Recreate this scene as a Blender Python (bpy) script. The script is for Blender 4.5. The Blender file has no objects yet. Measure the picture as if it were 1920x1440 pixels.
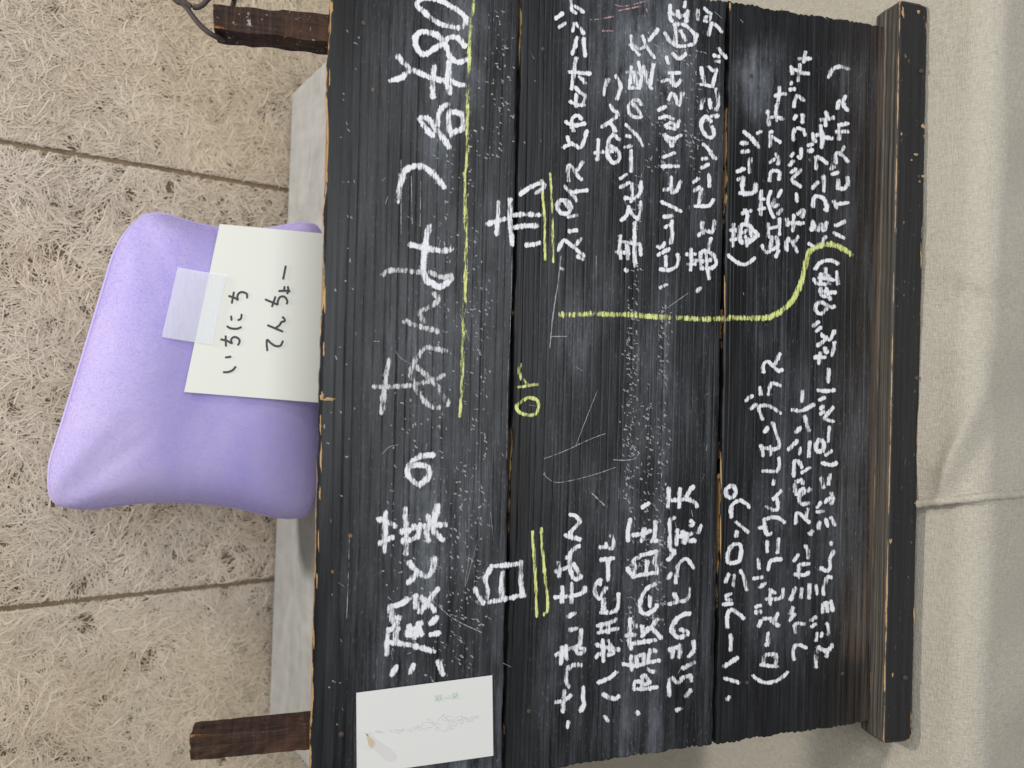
import bpy, math, random
import numpy as np
from mathutils import Matrix, Vector

random.seed(7)
RNG = np.random.default_rng(11)
C = bpy.context.scene.collection
SC = bpy.context.scene

# ------------------------------------------------------------------ camera
F = 1442.0                      # focal length in photo pixels (photo 1920 x 1440)
H = 0.735                       # lens height above the table top


def cam_axes():
    d = np.array([-81.0, 2186.0, F]); d /= np.linalg.norm(d)
    up = -d
    fw = np.array([0.0, 0.0, 1.0])
    y = fw - fw.dot(d) * d; y /= np.linalg.norm(y)
    x = np.cross(y, up)
    return np.array([x, y, up])


M = cam_axes()
EYE = np.array([0.0, 0.0, H])


def ray(px, py):
    return M @ np.array([720.0 - py, px - 960.0, F])


cam = bpy.data.cameras.new('camera')
cam_o = bpy.data.objects.new('camera', cam)
C.objects.link(cam_o)
ax, ay, az = M @ np.array([0, 1.0, 0]), M @ np.array([1.0, 0, 0]), -(M @ np.array([0, 0, 1.0]))
mw = Matrix.Identity(4)
for i in range(3):
    mw[i][0], mw[i][1], mw[i][2], mw[i][3] = ax[i], ay[i], az[i], EYE[i]
cam_o.matrix_world = mw
cam.sensor_fit = 'HORIZONTAL'
cam.sensor_width = 36.0
cam.lens = 36.0 * F / 1920.0
cam.clip_start = 0.02
cam.clip_end = 60.0
cam.dof.use_dof = True
cam.dof.focus_distance = 0.68
cam.dof.aperture_fstop = 4.8
SC.camera = cam_o

# ------------------------------------------------------------------ light
w = bpy.data.worlds.new('World'); SC.world = w; w.use_nodes = True
bg = w.node_tree.nodes['Background']
bg.inputs[0].default_value = (1.0, 0.95, 0.88, 1); bg.inputs[1].default_value = 0.20


def area(name, loc, target, sx, sy, power, col):
    l = bpy.data.lights.new(name, 'AREA'); l.shape = 'RECTANGLE'; l.size = sx; l.size_y = sy
    l.energy = power; l.color = col
    o = bpy.data.objects.new(name, l); C.objects.link(o)
    o.location = loc
    o.rotation_euler = (Vector(target) - Vector(loc)).to_track_quat('-Z', 'Y').to_euler()
    return o


area('ceiling_lamp', (0.36, 0.84, 1.95), (0.0, 0.50, 0.0), 0.10, 0.10, 15.5, (1.0, 0.955, 0.885))
area('window_light', (0.30, -1.30, 0.98), (0.05, 0.55, 0.45), 1.30, 0.85, 27.0, (0.95, 0.98, 1.0))
area('side_lamp', (1.15, -0.25, 1.75), (0.0, 0.75, 0.4), 0.30, 0.30, 8.0, (1.0, 0.96, 0.90))
SC.view_settings.view_transform = 'Standard'
SC.view_settings.look = 'None'
SC.view_settings.exposure = 0.0
SC.view_settings.gamma = 1.0

# ------------------------------------------------------------------ helpers


def thing(name, label, cat, loc=(0, 0, 0), group=None):
    o = bpy.data.objects.new(name, None); C.objects.link(o)
    o.location = loc; o['label'] = label; o['category'] = cat
    o.empty_display_size = 0.05
    if group: o['group'] = group
    return o


def obj(name, verts, faces, mat, parent=None, smooth=False, attrs=None, label=None):
    me = bpy.data.meshes.new(name)
    me.from_pydata([tuple(map(float, v)) for v in verts], [], [tuple(map(int, f)) for f in faces])
    if smooth:
        me.polygons.foreach_set('use_smooth', [True] * len(me.polygons))
    for k, a in (attrs or {}).items():
        at = me.attributes.new(k, 'FLOAT', 'POINT')
        at.data.foreach_set('value', np.asarray(a, dtype=np.float32))
    me.materials.append(mat)
    me.update()
    o = bpy.data.objects.new(name, me); C.objects.link(o)
    if parent: o.parent = parent
    if label: o['label'] = label
    return o


def tag(o, label, cat, group=None):
    o['label'] = label; o['category'] = cat
    if group: o['group'] = group
    return o


class NT:
    """small node builder"""
    def __init__(self, name):
        self.m = bpy.data.materials.new(name); self.m.use_nodes = True
        self.t = self.m.node_tree
        self.b = self.t.nodes['Principled BSDF']
        self.out = self.t.nodes['Material Output']

    def n(self, typ, **kw):
        nd = self.t.nodes.new(typ)
        for k, v in kw.items():
            setattr(nd, k, v)
        return nd

    def l(self, a, b):
        self.t.links.new(a, b)

    def coord(self, scale=(1, 1, 1), rot=(0, 0, 0), loc=(0, 0, 0)):
        if not hasattr(self, 'tc'): self.tc = self.n('ShaderNodeTexCoord')
        mp = self.n('ShaderNodeMapping')
        mp.inputs['Scale'].default_value = scale; mp.inputs['Rotation'].default_value = rot
        mp.inputs['Location'].default_value = loc
        self.l(self.tc.outputs['Object'], mp.inputs[0])
        return mp.outputs[0]

    def noise(self, vec, scale=1.0, detail=4.0, rough=0.55, dist=0.0):
        nd = self.n('ShaderNodeTexNoise'); self.l(vec, nd.inputs['Vector'])
        nd.inputs['Scale'].default_value = scale; nd.inputs['Detail'].default_value = detail
        nd.inputs['Roughness'].default_value = rough; nd.inputs['Distortion'].default_value = dist
        return nd.outputs['Fac']

    def ramp(self, fac, pts):
        r = self.n('ShaderNodeValToRGB'); self.l(fac, r.inputs[0])
        e = r.color_ramp.elements
        while len(e) < len(pts): e.new(0.5)
        for i, (p, c) in enumerate(pts):
            e[i].position = p
            e[i].color = (c, c, c, 1) if isinstance(c, (int, float)) else (*c, 1)
        return r.outputs[0]

    def math(self, op, a, b=None, clamp=False):
        nd = self.n('ShaderNodeMath', operation=op, use_clamp=clamp)
        for i, v in enumerate((a, b)):
            if v is None: continue
            if isinstance(v, (int, float)): nd.inputs[i].default_value = v
            else: self.l(v, nd.inputs[i])
        return nd.outputs[0]

    def mix(self, fac, a, b):
        nd = self.n('ShaderNodeMix', data_type='RGBA')
        for s, v in ((nd.inputs[0], fac), (nd.inputs[6], a), (nd.inputs[7], b)):
            if isinstance(v, (int, float)): s.default_value = v
            elif isinstance(v, tuple): s.default_value = (*v, 1)
            else: self.l(v, s)
        return nd.outputs[2]

    def attr(self, name):
        nd = self.n('ShaderNodeAttribute', attribute_name=name)
        return nd.outputs['Fac']

    def bump(self, h, strength=0.3, dist=0.001):
        nd = self.n('ShaderNodeBump'); nd.inputs['Strength'].default_value = strength
        nd.inputs['Distance'].default_value = dist
        self.l(h, nd.inputs['Height'])
        self.l(nd.outputs[0], self.b.inputs['Normal'])
        return nd

    def set(self, col=None, rough=0.6, spec=0.5):
        if col is not None:
            if isinstance(col, tuple): self.b.inputs['Base Color'].default_value = (*col, 1)
            else: self.l(col, self.b.inputs['Base Color'])
        if isinstance(rough, (int, float)): self.b.inputs['Roughness'].default_value = rough
        else: self.l(rough, self.b.inputs['Roughness'])
        self.b.inputs['Specular IOR Level'].default_value = spec
        return self.m


def grid_faces(nu, nv, off=0, flip=False):
    f = []
    for i in range(nu - 1):
        for j in range(nv - 1):
            a = off + i * nv + j
            q = (a, a + nv, a + nv + 1, a + 1)
            f.append(q[::-1] if flip else q)
    return f


def vnoise(x, seed=0):
    """smooth 1-D value noise"""
    x = np.asarray(x, float)
    i = np.floor(x).astype(int); t = x - i; t = t * t * (3 - 2 * t)
    def h(k):
        s = np.sin(k * 127.1 + seed * 311.7) * 43758.5453
        return s - np.floor(s)
    return h(i) * (1 - t) + h(i + 1) * t


def vnoise2(x, y, seed=0):
    x = np.asarray(x, float); y = np.asarray(y, float)
    i = np.floor(x); j = np.floor(y); u = x - i; v = y - j
    u = u * u * (3 - 2 * u); v = v * v * (3 - 2 * v)
    def h(a, b):
        s = np.sin(a * 127.1 + b * 269.5 + seed * 113.3) * 43758.5453
        return s - np.floor(s)
    return (h(i, j) * (1 - u) + h(i + 1, j) * u) * (1 - v) + (h(i, j + 1) * (1 - u) + h(i + 1, j + 1) * u) * v


# board frame (x to the reader's right, y up the board, z out of its face)
T, YW = math.radians(18), math.radians(0.9)
RZ = np.array([[math.cos(YW), -math.sin(YW), 0], [math.sin(YW), math.cos(YW), 0], [0, 0, 1]])
BX = RZ @ np.array([1.0, 0, 0]); BU = RZ @ np.array([0, math.sin(T), math.cos(T)]); BN = RZ @ np.array([0, -math.cos(T), math.sin(T)])
B0 = EYE + M @ np.array([0, 0, 0.65])


def onb(px, py, n=0.0):
    """point of the photo -> board coordinates on the board's face (raised by n)"""
    d = ray(px, py); o = B0 + n * BN
    q = EYE + d * ((o - EYE).dot(BN) / d.dot(BN)) - B0
    return np.array([q.dot(BX), q.dot(BU), n])


def onplane(px, py, p, n):
    d = ray(px, py); p = np.asarray(p, float); n = np.asarray(n, float)
    return EYE + d * ((p - EYE).dot(n) / d.dot(n))


def onz(px, py, z): return onplane(px, py, (0, 0, z), (0, 0, 1.0))


# ------------------------------------------------------------------ materials
def mat_fibre():
    k = NT('wood_wool')
    a = k.attr('tint')
    n1 = k.noise(k.coord((1, 1, 1)), 3.2, 3)
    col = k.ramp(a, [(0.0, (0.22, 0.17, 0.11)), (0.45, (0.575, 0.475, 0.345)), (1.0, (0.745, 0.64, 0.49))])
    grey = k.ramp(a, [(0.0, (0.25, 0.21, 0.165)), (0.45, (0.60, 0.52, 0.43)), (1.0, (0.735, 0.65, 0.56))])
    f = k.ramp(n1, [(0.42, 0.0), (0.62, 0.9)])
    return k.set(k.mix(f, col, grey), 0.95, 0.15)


def mat_backing():
    k = NT('wood_wool_backing')
    n = k.noise(k.coord(), 160, 4)
    return k.set(k.ramp(n, [(0.3, (0.10, 0.075, 0.045)), (0.7, (0.28, 0.22, 0.145))]), 0.95, 0.1)


def mat_plank():
    k = NT('black_stained_plank')
    grain = k.noise(k.coord((5, 260, 1)), 1.0, 5, 0.6, 0.2)
    fine = k.noise(k.coord((16, 640, 1)), 1.0, 4, 0.65)
    cloud = k.noise(k.coord((7, 16, 1)), 1.0, 4, 0.6)
    smear = k.noise(k.coord((9, 150, 1)), 1.0, 5, 0.65, 0.6)
    speck = k.noise(k.coord((170, 420, 1)), 1.0, 4, 0.75)
    base = k.mix(k.ramp(k.math('ADD', k.math('MULTIPLY', grain, 0.55), k.math('MULTIPLY', fine, 0.45)), [(0.34, 0.0), (0.66, 1.0)]), (0.003, 0.003, 0.0035), k.mix(k.ramp(k.noise(k.coord((4, 30, 1), loc=(7, 2, 0)), 1.0, 4, 0.6, 0.8), [(0.36, 0.0), (0.64, 1.0)]), (0.0085, 0.0085, 0.010), (0.031, 0.033, 0.038)))
    base = k.mix(k.math('MULTIPLY', k.attr('groove'), 0.85, True), base, (0.004, 0.004, 0.004))
    dust_shade_amt = k.attr('dust_shade')
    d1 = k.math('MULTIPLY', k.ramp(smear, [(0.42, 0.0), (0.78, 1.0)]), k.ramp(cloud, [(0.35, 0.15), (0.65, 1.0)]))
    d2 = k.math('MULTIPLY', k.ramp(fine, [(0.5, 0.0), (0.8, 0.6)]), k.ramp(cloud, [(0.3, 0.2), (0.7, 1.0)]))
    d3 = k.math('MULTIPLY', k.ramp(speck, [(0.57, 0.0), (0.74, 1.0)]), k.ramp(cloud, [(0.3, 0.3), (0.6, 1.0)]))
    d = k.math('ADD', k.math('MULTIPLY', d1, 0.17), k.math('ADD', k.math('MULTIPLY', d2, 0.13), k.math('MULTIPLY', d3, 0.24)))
    d = k.math('MULTIPLY', d, dust_shade_amt, True)
    hz = k.math('MULTIPLY', k.math('SUBTRACT', dust_shade_amt, 0.8), k.math('MULTIPLY', k.ramp(k.noise(k.coord((28, 70, 1)), 1.0, 5, 0.7), [(0.35, 0.0), (0.7, 1.0)]), 0.19), True)
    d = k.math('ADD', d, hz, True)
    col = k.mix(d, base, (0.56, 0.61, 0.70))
    bn = k.noise(k.coord((6, 330, 1), loc=(3, 1, 0)), 1.0, 4, 0.65)
    br = k.math('MULTIPLY', k.attr('brown'), k.ramp(bn, [(0.36, 0.0), (0.60, 1.0)]), True)
    col = k.mix(br, col, k.mix(fine, (0.052, 0.038, 0.027), (0.175, 0.125, 0.085)))
    wn = k.noise(k.coord((60, 240, 90)), 1.0, 4, 0.7)
    wr = k.ramp(k.math('MULTIPLY', k.attr('wear'), wn), [(0.40, 0.0), (0.47, 1.0)])
    col = k.mix(wr, col, k.mix(fine, (0.32, 0.18, 0.07), (0.62, 0.43, 0.22)))
    k.set(col, 0.46, 0.22)
    k.l(k.math('ADD', k.math('MULTIPLY', d, 0.5), 0.40), k.b.inputs['Roughness'])
    h = k.math('ADD', k.math('MULTIPLY', grain, 0.7), k.math('MULTIPLY', fine, 0.5))
    k.bump(h, 0.55, 0.0006)
    return k.m


def mat_raw_ledge():
    k = NT('weathered_wood')
    grain = k.noise(k.coord((4, 1, 500)), 1.0, 5, 0.6)
    mid = k.noise(k.coord((9, 60, 160)), 1.0, 4, 0.6)
    col = k.ramp(grain, [(0.30, (0.018, 0.017, 0.016)), (0.50, (0.085, 0.078, 0.068)), (0.70, (0.20, 0.18, 0.15))])
    col = k.mix(k.ramp(mid, [(0.52, 0.0), (0.72, 0.7)]), col, (0.05, 0.043, 0.037))
    side = k.attr('side')            # 0 = weathered top, 1 = black painted face
    blk = k.mix(k.noise(k.coord((6, 300, 300)), 1.0, 5), (0.003, 0.003, 0.003), (0.040, 0.040, 0.043))
    sp = k.noise(k.coord((120, 320, 320)), 1.0, 3, 0.7)
    blk = k.mix(k.ramp(sp, [(0.66, 0.0), (0.76, 0.45)]), blk, (0.40, 0.40, 0.40))
    col = k.mix(side, col, blk)
    wn = k.noise(k.coord((45, 200, 200)), 1.0, 4, 0.7)
    wr = k.ramp(k.math('MULTIPLY', k.attr('wear'), wn), [(0.36, 0.0), (0.43, 1.0)])
    col = k.mix(wr, col, k.mix(grain, (0.30, 0.165, 0.07), (0.66, 0.46, 0.25)))
    nk = k.noise(k.coord((70, 150, 150)), 1.0, 3, 0.75)
    col = k.mix(k.math('MULTIPLY', side, k.ramp(nk, [(0.71, 0.0), (0.74, 0.8)])), col, (0.42, 0.30, 0.17))
    k.set(col, 0.6, 0.25)
    k.bump(k.math('ADD', grain, k.noise(k.coord((6, 300, 300)), 1.0, 5)), 0.6, 0.0006)
    return k.m


def mat_post():
    k = NT('rough_brown_timber')
    grain = k.noise(k.coord((420, 6, 420)), 1.0, 5, 0.6)
    saw = k.noise(k.coord((14, 330, 14)), 1.0, 4, 0.65)
    cl = k.noise(k.coord((30, 18, 30)), 1.0, 4)
    col = k.ramp(grain, [(0.3, (0.010, 0.005, 0.004)), (0.7, (0.052, 0.026, 0.018))])
    col = k.mix(k.ramp(cl, [(0.45, 0.0), (0.72, 0.75)]), col, (0.095, 0.045, 0.022))
    col = k.mix(k.math('MULTIPLY', k.ramp(saw, [(0.5, 0.0), (0.66, 1.0)]), 0.35), col, (0.10, 0.055, 0.034))
    fl = k.noise(k.coord((170, 170, 170)), 1.0, 3, 0.7)
    col = k.mix(k.math('MULTIPLY', k.ramp(fl, [(0.63, 0.0), (0.70, 0.7)]), k.attr('flake')), col, (0.55, 0.52, 0.52))
    wn = k.noise(k.coord((170, 110, 170)), 1.0, 4, 0.7)
    wr = k.ramp(k.math('MULTIPLY', k.attr('wear'), wn), [(0.42, 0.0), (0.50, 1.0)])
    col = k.mix(wr, col, (0.36, 0.165, 0.055))
    k.set(col, 0.72, 0.3)
    k.bump(k.math('ADD', grain, k.math('MULTIPLY', saw, 1.2)), 0.8, 0.0012)
    return k.m


def mat_chalk(name, c0, c1, thin=0.0):
    k = NT(name)
    g = k.noise(k.coord((120, 560, 1)), 1.0, 4, 0.8)
    b = k.noise(k.coord((42, 300, 1)), 1.0, 3, 0.65)
    core = k.attr('core')
    g2 = k.ramp(g, [(0.36, 0.0), (0.64, 1.0)]); b2 = k.ramp(b, [(0.34, 0.0), (0.66, 1.0)])
    body = k.math('ADD', k.math('MULTIPLY', core, 0.46), k.math('ADD', k.math('MULTIPLY', g2, 0.36), k.math('MULTIPLY', b2, 0.38)))
    al = k.ramp(body, [(0.48 + thin, 0.0), (0.76 + thin, 1.0)])
    col = k.mix(g, c0, c1)
    k.set(col, 0.95, 0.1)
    k.l(al, k.b.inputs['Alpha'])
    return k.m


def mat_linen():
    k = NT('linen_cloth')
    wx = k.noise(k.coord((1000, 170, 170)), 1.0, 2, 0.6)
    wy = k.noise(k.coord((170, 1000, 1000)), 1.0, 2, 0.6)
    cl = k.noise(k.coord((6, 6, 6)), 1.0, 4)
    th = k.math('ADD', wx, wy)
    col = k.ramp(k.math('MULTIPLY', th, 0.5), [(0.32, (0.375, 0.345, 0.285)), (0.68, (0.60, 0.56, 0.475))])
    col = k.mix(k.ramp(cl, [(0.4, 0.0), (0.7, 0.35)]), col, (0.52, 0.495, 0.44))
    k.set(col, 0.92, 0.15)
    k.b.inputs['Sheen Weight'].default_value = 0.15
    k.bump(th, 0.85, 0.0008)
    return k.m


def mat_zinc():
    k = NT('mottled_zinc')
    a = k.noise(k.coord((16, 34, 20)), 1.0, 6, 0.62, 0.8)
    b = k.noise(k.coord((75, 30, 60)), 1.0, 4, 0.6)
    col = k.ramp(k.math('ADD', k.math('MULTIPLY', a, 0.65), k.math('MULTIPLY', b, 0.35)),
                 [(0.34, (0.345, 0.35, 0.345)), (0.5, (0.425, 0.43, 0.425)), (0.66, (0.50, 0.505, 0.495))])
    k.set(col, 0.62, 0.35)
    k.bump(b, 0.12, 0.001)
    return k.m


def mat_velvet():
    k = NT('lilac_velvet')
    pile = k.noise(k.coord((7, 7, 7)), 1.0, 4, 0.6, 0.5)
    nap = k.noise(k.coord((420, 420, 420)), 1.0, 3, 0.7)
    rows = k.noise(k.coord((130, 700, 700)), 1.0, 2, 0.6)
    col = k.mix(k.ramp(pile, [(0.36, 0.0), (0.66, 1.0)]), (0.41, 0.355, 0.73), (0.535, 0.465, 0.76))
    col = k.mix(k.math('MULTIPLY', nap, 0.25), col, (0.62, 0.55, 0.80))
    k.set(col, 0.85, 0.15)
    k.b.inputs['Sheen Weight'].default_value = 0.32
    k.b.inputs['Sheen Roughness'].default_value = 0.45
    k.b.inputs['Sheen Tint'].default_value = (0.86, 0.78, 1.0, 1)
    k.bump(nap, 0.2, 0.0008)
    return k.m


def mat_paper(name, col):
    k = NT(name)
    n = k.noise(k.coord((40, 40, 40)), 1.0, 5)
    c2 = tuple(x * 0.97 for x in col)
    k.set(k.mix(n, col, c2), 0.7, 0.25)
    k.bump(k.noise(k.coord((900, 900, 900)), 1.0, 2), 0.06, 0.0003)
    return k.m


def mat_plain(name, col, rough=0.7, spec=0.3, var=0.25, scale=200):
    k = NT(name)
    n = k.noise(k.coord(), scale, 3)
    return k.set(k.mix(n, tuple(c * (1 - var) for c in col), tuple(min(1, c * (1 + var)) for c in col)), rough, spec)


def mat_tape():
    k = NT('frosted_tape')
    n = k.noise(k.coord((60, 60, 400)), 1.0, 3)
    k.set((0.86, 0.89, 0.95), 0.28, 0.5)
    k.l(k.ramp(n, [(0.3, 0.28), (0.7, 0.36)]), k.b.inputs['Alpha'])
    k.bump(n, 0.1, 0.0005)
    return k.m


FIBRE, BACK, PLANK, LEDGE, POST = mat_fibre(), mat_backing(), mat_plank(), mat_raw_ledge(), mat_post()
CHALK = mat_chalk('white_chalk', (0.70, 0.72, 0.78), (0.86, 0.87, 0.92))
FLECK = mat_chalk('chalk_fleck', (0.26, 0.27, 0.28), (0.46, 0.47, 0.48), 0.02)
CHALK_SOFT = mat_chalk('faint_white_chalk', (0.52, 0.53, 0.55), (0.72, 0.73, 0.75), 0.10)
YCHALK = mat_chalk('yellow_chalk', (0.62, 0.68, 0.20), (0.78, 0.83, 0.36), 0.10)
PCHALK = mat_chalk('pink_chalk', (0.45, 0.28, 0.30), (0.50, 0.33, 0.35), 0.16)
LINEN, ZINC, VELVET = mat_linen(), mat_zinc(), mat_velvet()
PAPER = mat_paper('ivory_paper', (0.87, 0.885, 0.83))
CARD = mat_paper('white_card', (0.735, 0.735, 0.725))
INK = mat_plain('grey_marker', (0.075, 0.075, 0.085))
TAPE = mat_tape()
NAIL = mat_plain('rusty_nail', (0.055, 0.038, 0.030), 0.6, 0.5, 0.6, 700)
BATTEN = mat_plain('seam_filler', (0.24, 0.185, 0.12), 0.9, 0.1, 0.5, 120)
CORD = mat_plain('brown_cord', (0.062, 0.045, 0.042), 0.6, 0.4, 0.3, 900)

# ------------------------------------------------------------------ wall of wood-wool boards
WY = 1.0
wall = thing('wall', 'beige wood-wool wall behind the menu board, its panels parted by thin dark seams', 'wall', (0, WY, 0))
sx1 = float(np.mean([onplane(0, 1140, (0, WY, 0), (0, 1, 0))[0], onplane(510, 1085, (0, WY, 0), (0, 1, 0))[0]]))
sx2 = float(np.mean([onplane(0, 267, (0, WY, 0), (0, 1, 0))[0], onplane(548, 360, (0, WY, 0), (0, 1, 0))[0]]))
GAP = 0.0030


def fibre_panel(x0, x1, z0, z1, n, seed, big=1.0):
    r = np.random.default_rng(seed)
    seg = 5
    cx = r.uniform(x0, x1, n); cz = r.uniform(z0, z1, n)
    dens = vnoise2(cx * 95, cz * 95, seed + 3) * 0.65 + vnoise2(cx * 40, cz * 40, seed + 4) * 0.35
    keep = dens + r.random(n) * 0.35 > 0.46
    cx, cz = cx[keep], cz[keep]; n = len(cx)
    L = r.uniform(0.006, 0.026, n) * np.where(r.random(n) < 0.03, 2.2, 1); wd = r.uniform(0.0003, 0.00075, n)
    ang = vnoise2(cx * 17, cz * 17, seed) * 9.5 + r.normal(0, 0.5, n) + (r.random(n) < 0.35) * r.uniform(0, math.pi, n); curv = r.normal(0, 30, n)
    L, wd = L * big ** 0.6, wd * big
    dep = -(r.random(n) ** 0.8) * 0.0034
    tilt = r.normal(0, 0.22, n)
    t = np.linspace(-0.5, 0.5, seg)
    s = t[None, :] * L[:, None]
    th = ang[:, None] + curv[:, None] * s
    ds = L[:, None] / (seg - 1)
    dx = np.cumsum(np.cos(th) * ds, 1); dz = np.cumsum(np.sin(th) * ds, 1)
    px = cx[:, None] + dx - dx.mean(1, keepdims=True); pz = cz[:, None] + dz - dz.mean(1, keepdims=True)
    wave = np.sin(s * r.uniform(20, 80, n)[:, None] + r.uniform(0, 6, n)[:, None]) * 0.0007
    py = dep[:, None] + wave
    ta = np.clip(tilt[:, None] + s * r.normal(0, 10, n)[:, None], -1.2, 1.2)
    wprof = wd[:, None] * (0.55 + 0.45 * np.cos(t * 2.6))[None, :]
    nx, nz = -np.sin(th), np.cos(th)
    frag = (r.random(n) ** 6 * 0.0022)[:, None]
    V = np.empty((n, seg, 2, 3))
    for k_, sg in ((0, -1), (1, 1)):
        V[:, :, k_, 0] = np.clip(px + sg * wprof * nx * np.cos(ta), x0 - frag, x1 + frag)
        V[:, :, k_, 2] = pz + sg * wprof * nz * np.cos(ta)
        V[:, :, k_, 1] = -(0.0065 + py) + sg * wprof * np.sin(ta) * 0.7
    V[..., 1] = np.minimum(V[..., 1], -0.0008)
    base = np.arange(n)[:, None] * (seg * 2) + np.arange(seg - 1)[None, :] * 2
    Fq = np.stack([base, base + 1, base + 3, base + 2], -1).reshape(-1, 4)
    patch = vnoise2(cx * 26, cz * 26, seed)
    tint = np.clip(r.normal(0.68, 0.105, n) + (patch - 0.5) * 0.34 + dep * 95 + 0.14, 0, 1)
    return V.reshape(-1, 3), Fq, np.repeat(tint, seg * 2)


for i, (a, b) in enumerate(((-1.15, sx1 - GAP), (sx1 + GAP, sx2 - GAP), (sx2 + GAP, 1.15))):
    z0, z1 = 0.0, 1.25
    V, Fq, tint = fibre_panel(max(a, -0.82), min(b, 0.82), 0.24, 0.98, int(135000 * (b - a)), 40 + i)
    for x0_, x1_, q0, q1 in ((a, b, 0.0, 0.24), (a, b, 0.98, 1.25), (a, min(b, -0.82), 0.24, 0.98), (max(a, 0.82), b, 0.24, 0.98)):
        if x1_ - x0_ < 0.01: continue
        V2, F2, t2 = fibre_panel(x0_, x1_, q0, q1, int(42000 * (x1_ - x0_) * (q1 - q0) / 0.74), 60 + i, 2.2)
        Fq = np.vstack([Fq, F2 + len(V)]); V = np.vstack([V, V2]); tint = np.concatenate([tint, t2])
    bv = [(a, 0, z0), (b, 0, z0), (b, 0, z1), (a, 0, z1), (a, 0.03, z0), (b, 0.03, z0), (b, 0.03, z1), (a, 0.03, z1)]
    bf = [(0, 1, 2, 3), (1, 5, 6, 2), (4, 0, 3, 7), (3, 2, 6, 7), (0, 4, 5, 1), (5, 4, 7, 6)]
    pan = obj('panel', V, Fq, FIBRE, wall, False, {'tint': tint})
    obj('backing', bv, bf, BACK, pan)
for sx_ in (sx1, sx2):
    obj('batten', [(sx_ - 0.006, -0.0022, 0), (sx_ + 0.006, -0.0022, 0), (sx_ + 0.006, -0.0022, 1.25), (sx_ - 0.006, -0.0022, 1.25)], [(0, 1, 2, 3)], BATTEN, wall)

# ------------------------------------------------------------------ zinc plinth behind the board
ZT = float(onplane(548, 175, (0, WY - 0.012, 0), (0, 1, 0))[2])
xr = float(onplane(548, 175, (0, WY - 0.012, 0), (0, 1, 0))[0])
xl = -0.437


def rbox(x0, x1, y0, y1, z0, z1, r=0.003, seg=3):
    """box with rounded edges"""
    import bmesh
    bm = bmesh.new()
    bmesh.ops.create_cube(bm, size=1.0)
    for v in bm.verts:
        v.co = ((x0 + x1) / 2 + v.co.x * (x1 - x0), (y0 + y1) / 2 + v.co.y * (y1 - y0), (z0 + z1) / 2 + v.co.z * (z1 - z0))
    bmesh.ops.bevel(bm, geom=list(bm.edges), offset=r, segments=seg, affect='EDGES', profile=0.6)
    bm.verts.ensure_lookup_table()
    v = [tuple(q.co) for q in bm.verts]; f = [[q.index for q in p.verts] for p in bm.faces]
    bm.free()
    return v, f


plinth = thing('plinth', 'mottled grey zinc plinth behind the menu board, carrying the lilac cushion', 'plinth', (0, 0.83, 0))
v, f = rbox(xl, xr, -0.13, WY - 0.012 - 0.83, ZT - 0.02, ZT, 0.0015, 2)
obj('top', v, f, ZINC, plinth)
v, f = rbox(xl + 0.012, xr - 0.012, -0.12, 0.14, 0.0, ZT - 0.0202, 0.002, 2)
obj('body', v, f, ZINC, plinth)

# ------------------------------------------------------------------ the two linen cloths
YF = 0.345                       # front edge of the table
PA, PB = onz(1724, 944, 0), onz(1905, 939, 0)


def hem_x(y):
    t = (y - PB[1]) / (PA[1] - PB[1])
    return PB[0] + (PA[0] - PB[0]) * t + 0.004 * np.sin(np.asarray(y) * 23.0)


FA, FB_ = onz(1880, 640, 0), onz(1772, 910, 0)


def cloth_point(x, s, lift, over):
    """s runs from the wall (0) over the front edge and down"""
    rad = 0.026
    flat = WY - 0.004 - YF - rad
    x = np.asarray(x, float); s = np.asarray(s, float)
    x, s = np.broadcast_arrays(x, s)
    y = np.where(s < flat, WY - 0.004 - s, 0.0); z = np.zeros_like(y)
    a = np.clip((s - flat) / rad, 0, math.pi / 2)
    y = np.where(s >= flat, YF + rad - rad * np.sin(a), y)
    z = np.where(s >= flat, -rad + rad * np.cos(a), z)
    dn = np.maximum(s - flat - rad * math.pi / 2, 0)
    z = z - dn
    hang = np.clip((s - flat + 0.05) / 0.12, 0, 1)
    wob = (vnoise2(x * 9, s * 7, 3) - 0.5) * 0.011 + (vnoise(x * 16 + y * 11, 12) - 0.5) * 0.012 * np.clip((x + 0.05) / 0.2, 0, 1) + (vnoise2(x * 24, s * 18, 9) - 0.5) * 0.0024
    free = np.clip((s - (WY - 0.385)) / 0.05, 0, 1)          # flat where the board stands
    z = z + lift + wob * free * (1 - hang)
    y = y + hang * 0.010 * (np.sin(x * 31 + 0.7) + 0.6 * np.sin(x * 57 + 1.3)) * np.clip(dn / 0.15, 0, 1)
    # soft swag where the cloth begins to drop
    sag = hang * (0.010 * (vnoise(x * 8.0 + 3, 5)) + 0.0)
    z = z - sag * np.clip(1 - dn / 0.03, 0, 1)
    if over:
        d = np.array([FB_[0] - FA[0], FB_[1] - FA[1]]); ln = np.hypot(*d); d /= ln
        nx, ny = d[1], -d[0]
        if ny > 0: nx, ny = -nx, -ny
        rx, ry = x - FA[0], y - FA[1]
        along = (rx * d[0] + ry * d[1]) / ln; dist = rx * nx + ry * ny
        msk = np.clip((along + 0.12) / 0.25, 0, 1) * np.clip((1.25 - along) / 0.35, 0, 1)
        ridge = 0.008 * np.exp(-(dist / 0.007) ** 2)
        back = np.exp(-np.clip(-dist, 0, 1) / 0.045)
        frt = np.clip(1 - dist / 0.012, 0, 1); frt = frt * frt * (3 - 2 * frt)
        z = z + msk * (0.35 * ridge + 0.015 * np.where(dist < 0, back, frt))
        # second, rounder fold above it
        c2 = onz(1893, 545, 0)
        z = z + 0.011 * np.exp(-((x - c2[0] - 0.4 * (y - c2[1])) / 0.010) ** 2) * np.exp(-((y - c2[1]) / 0.035) ** 2)
    return x, y, z


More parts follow.
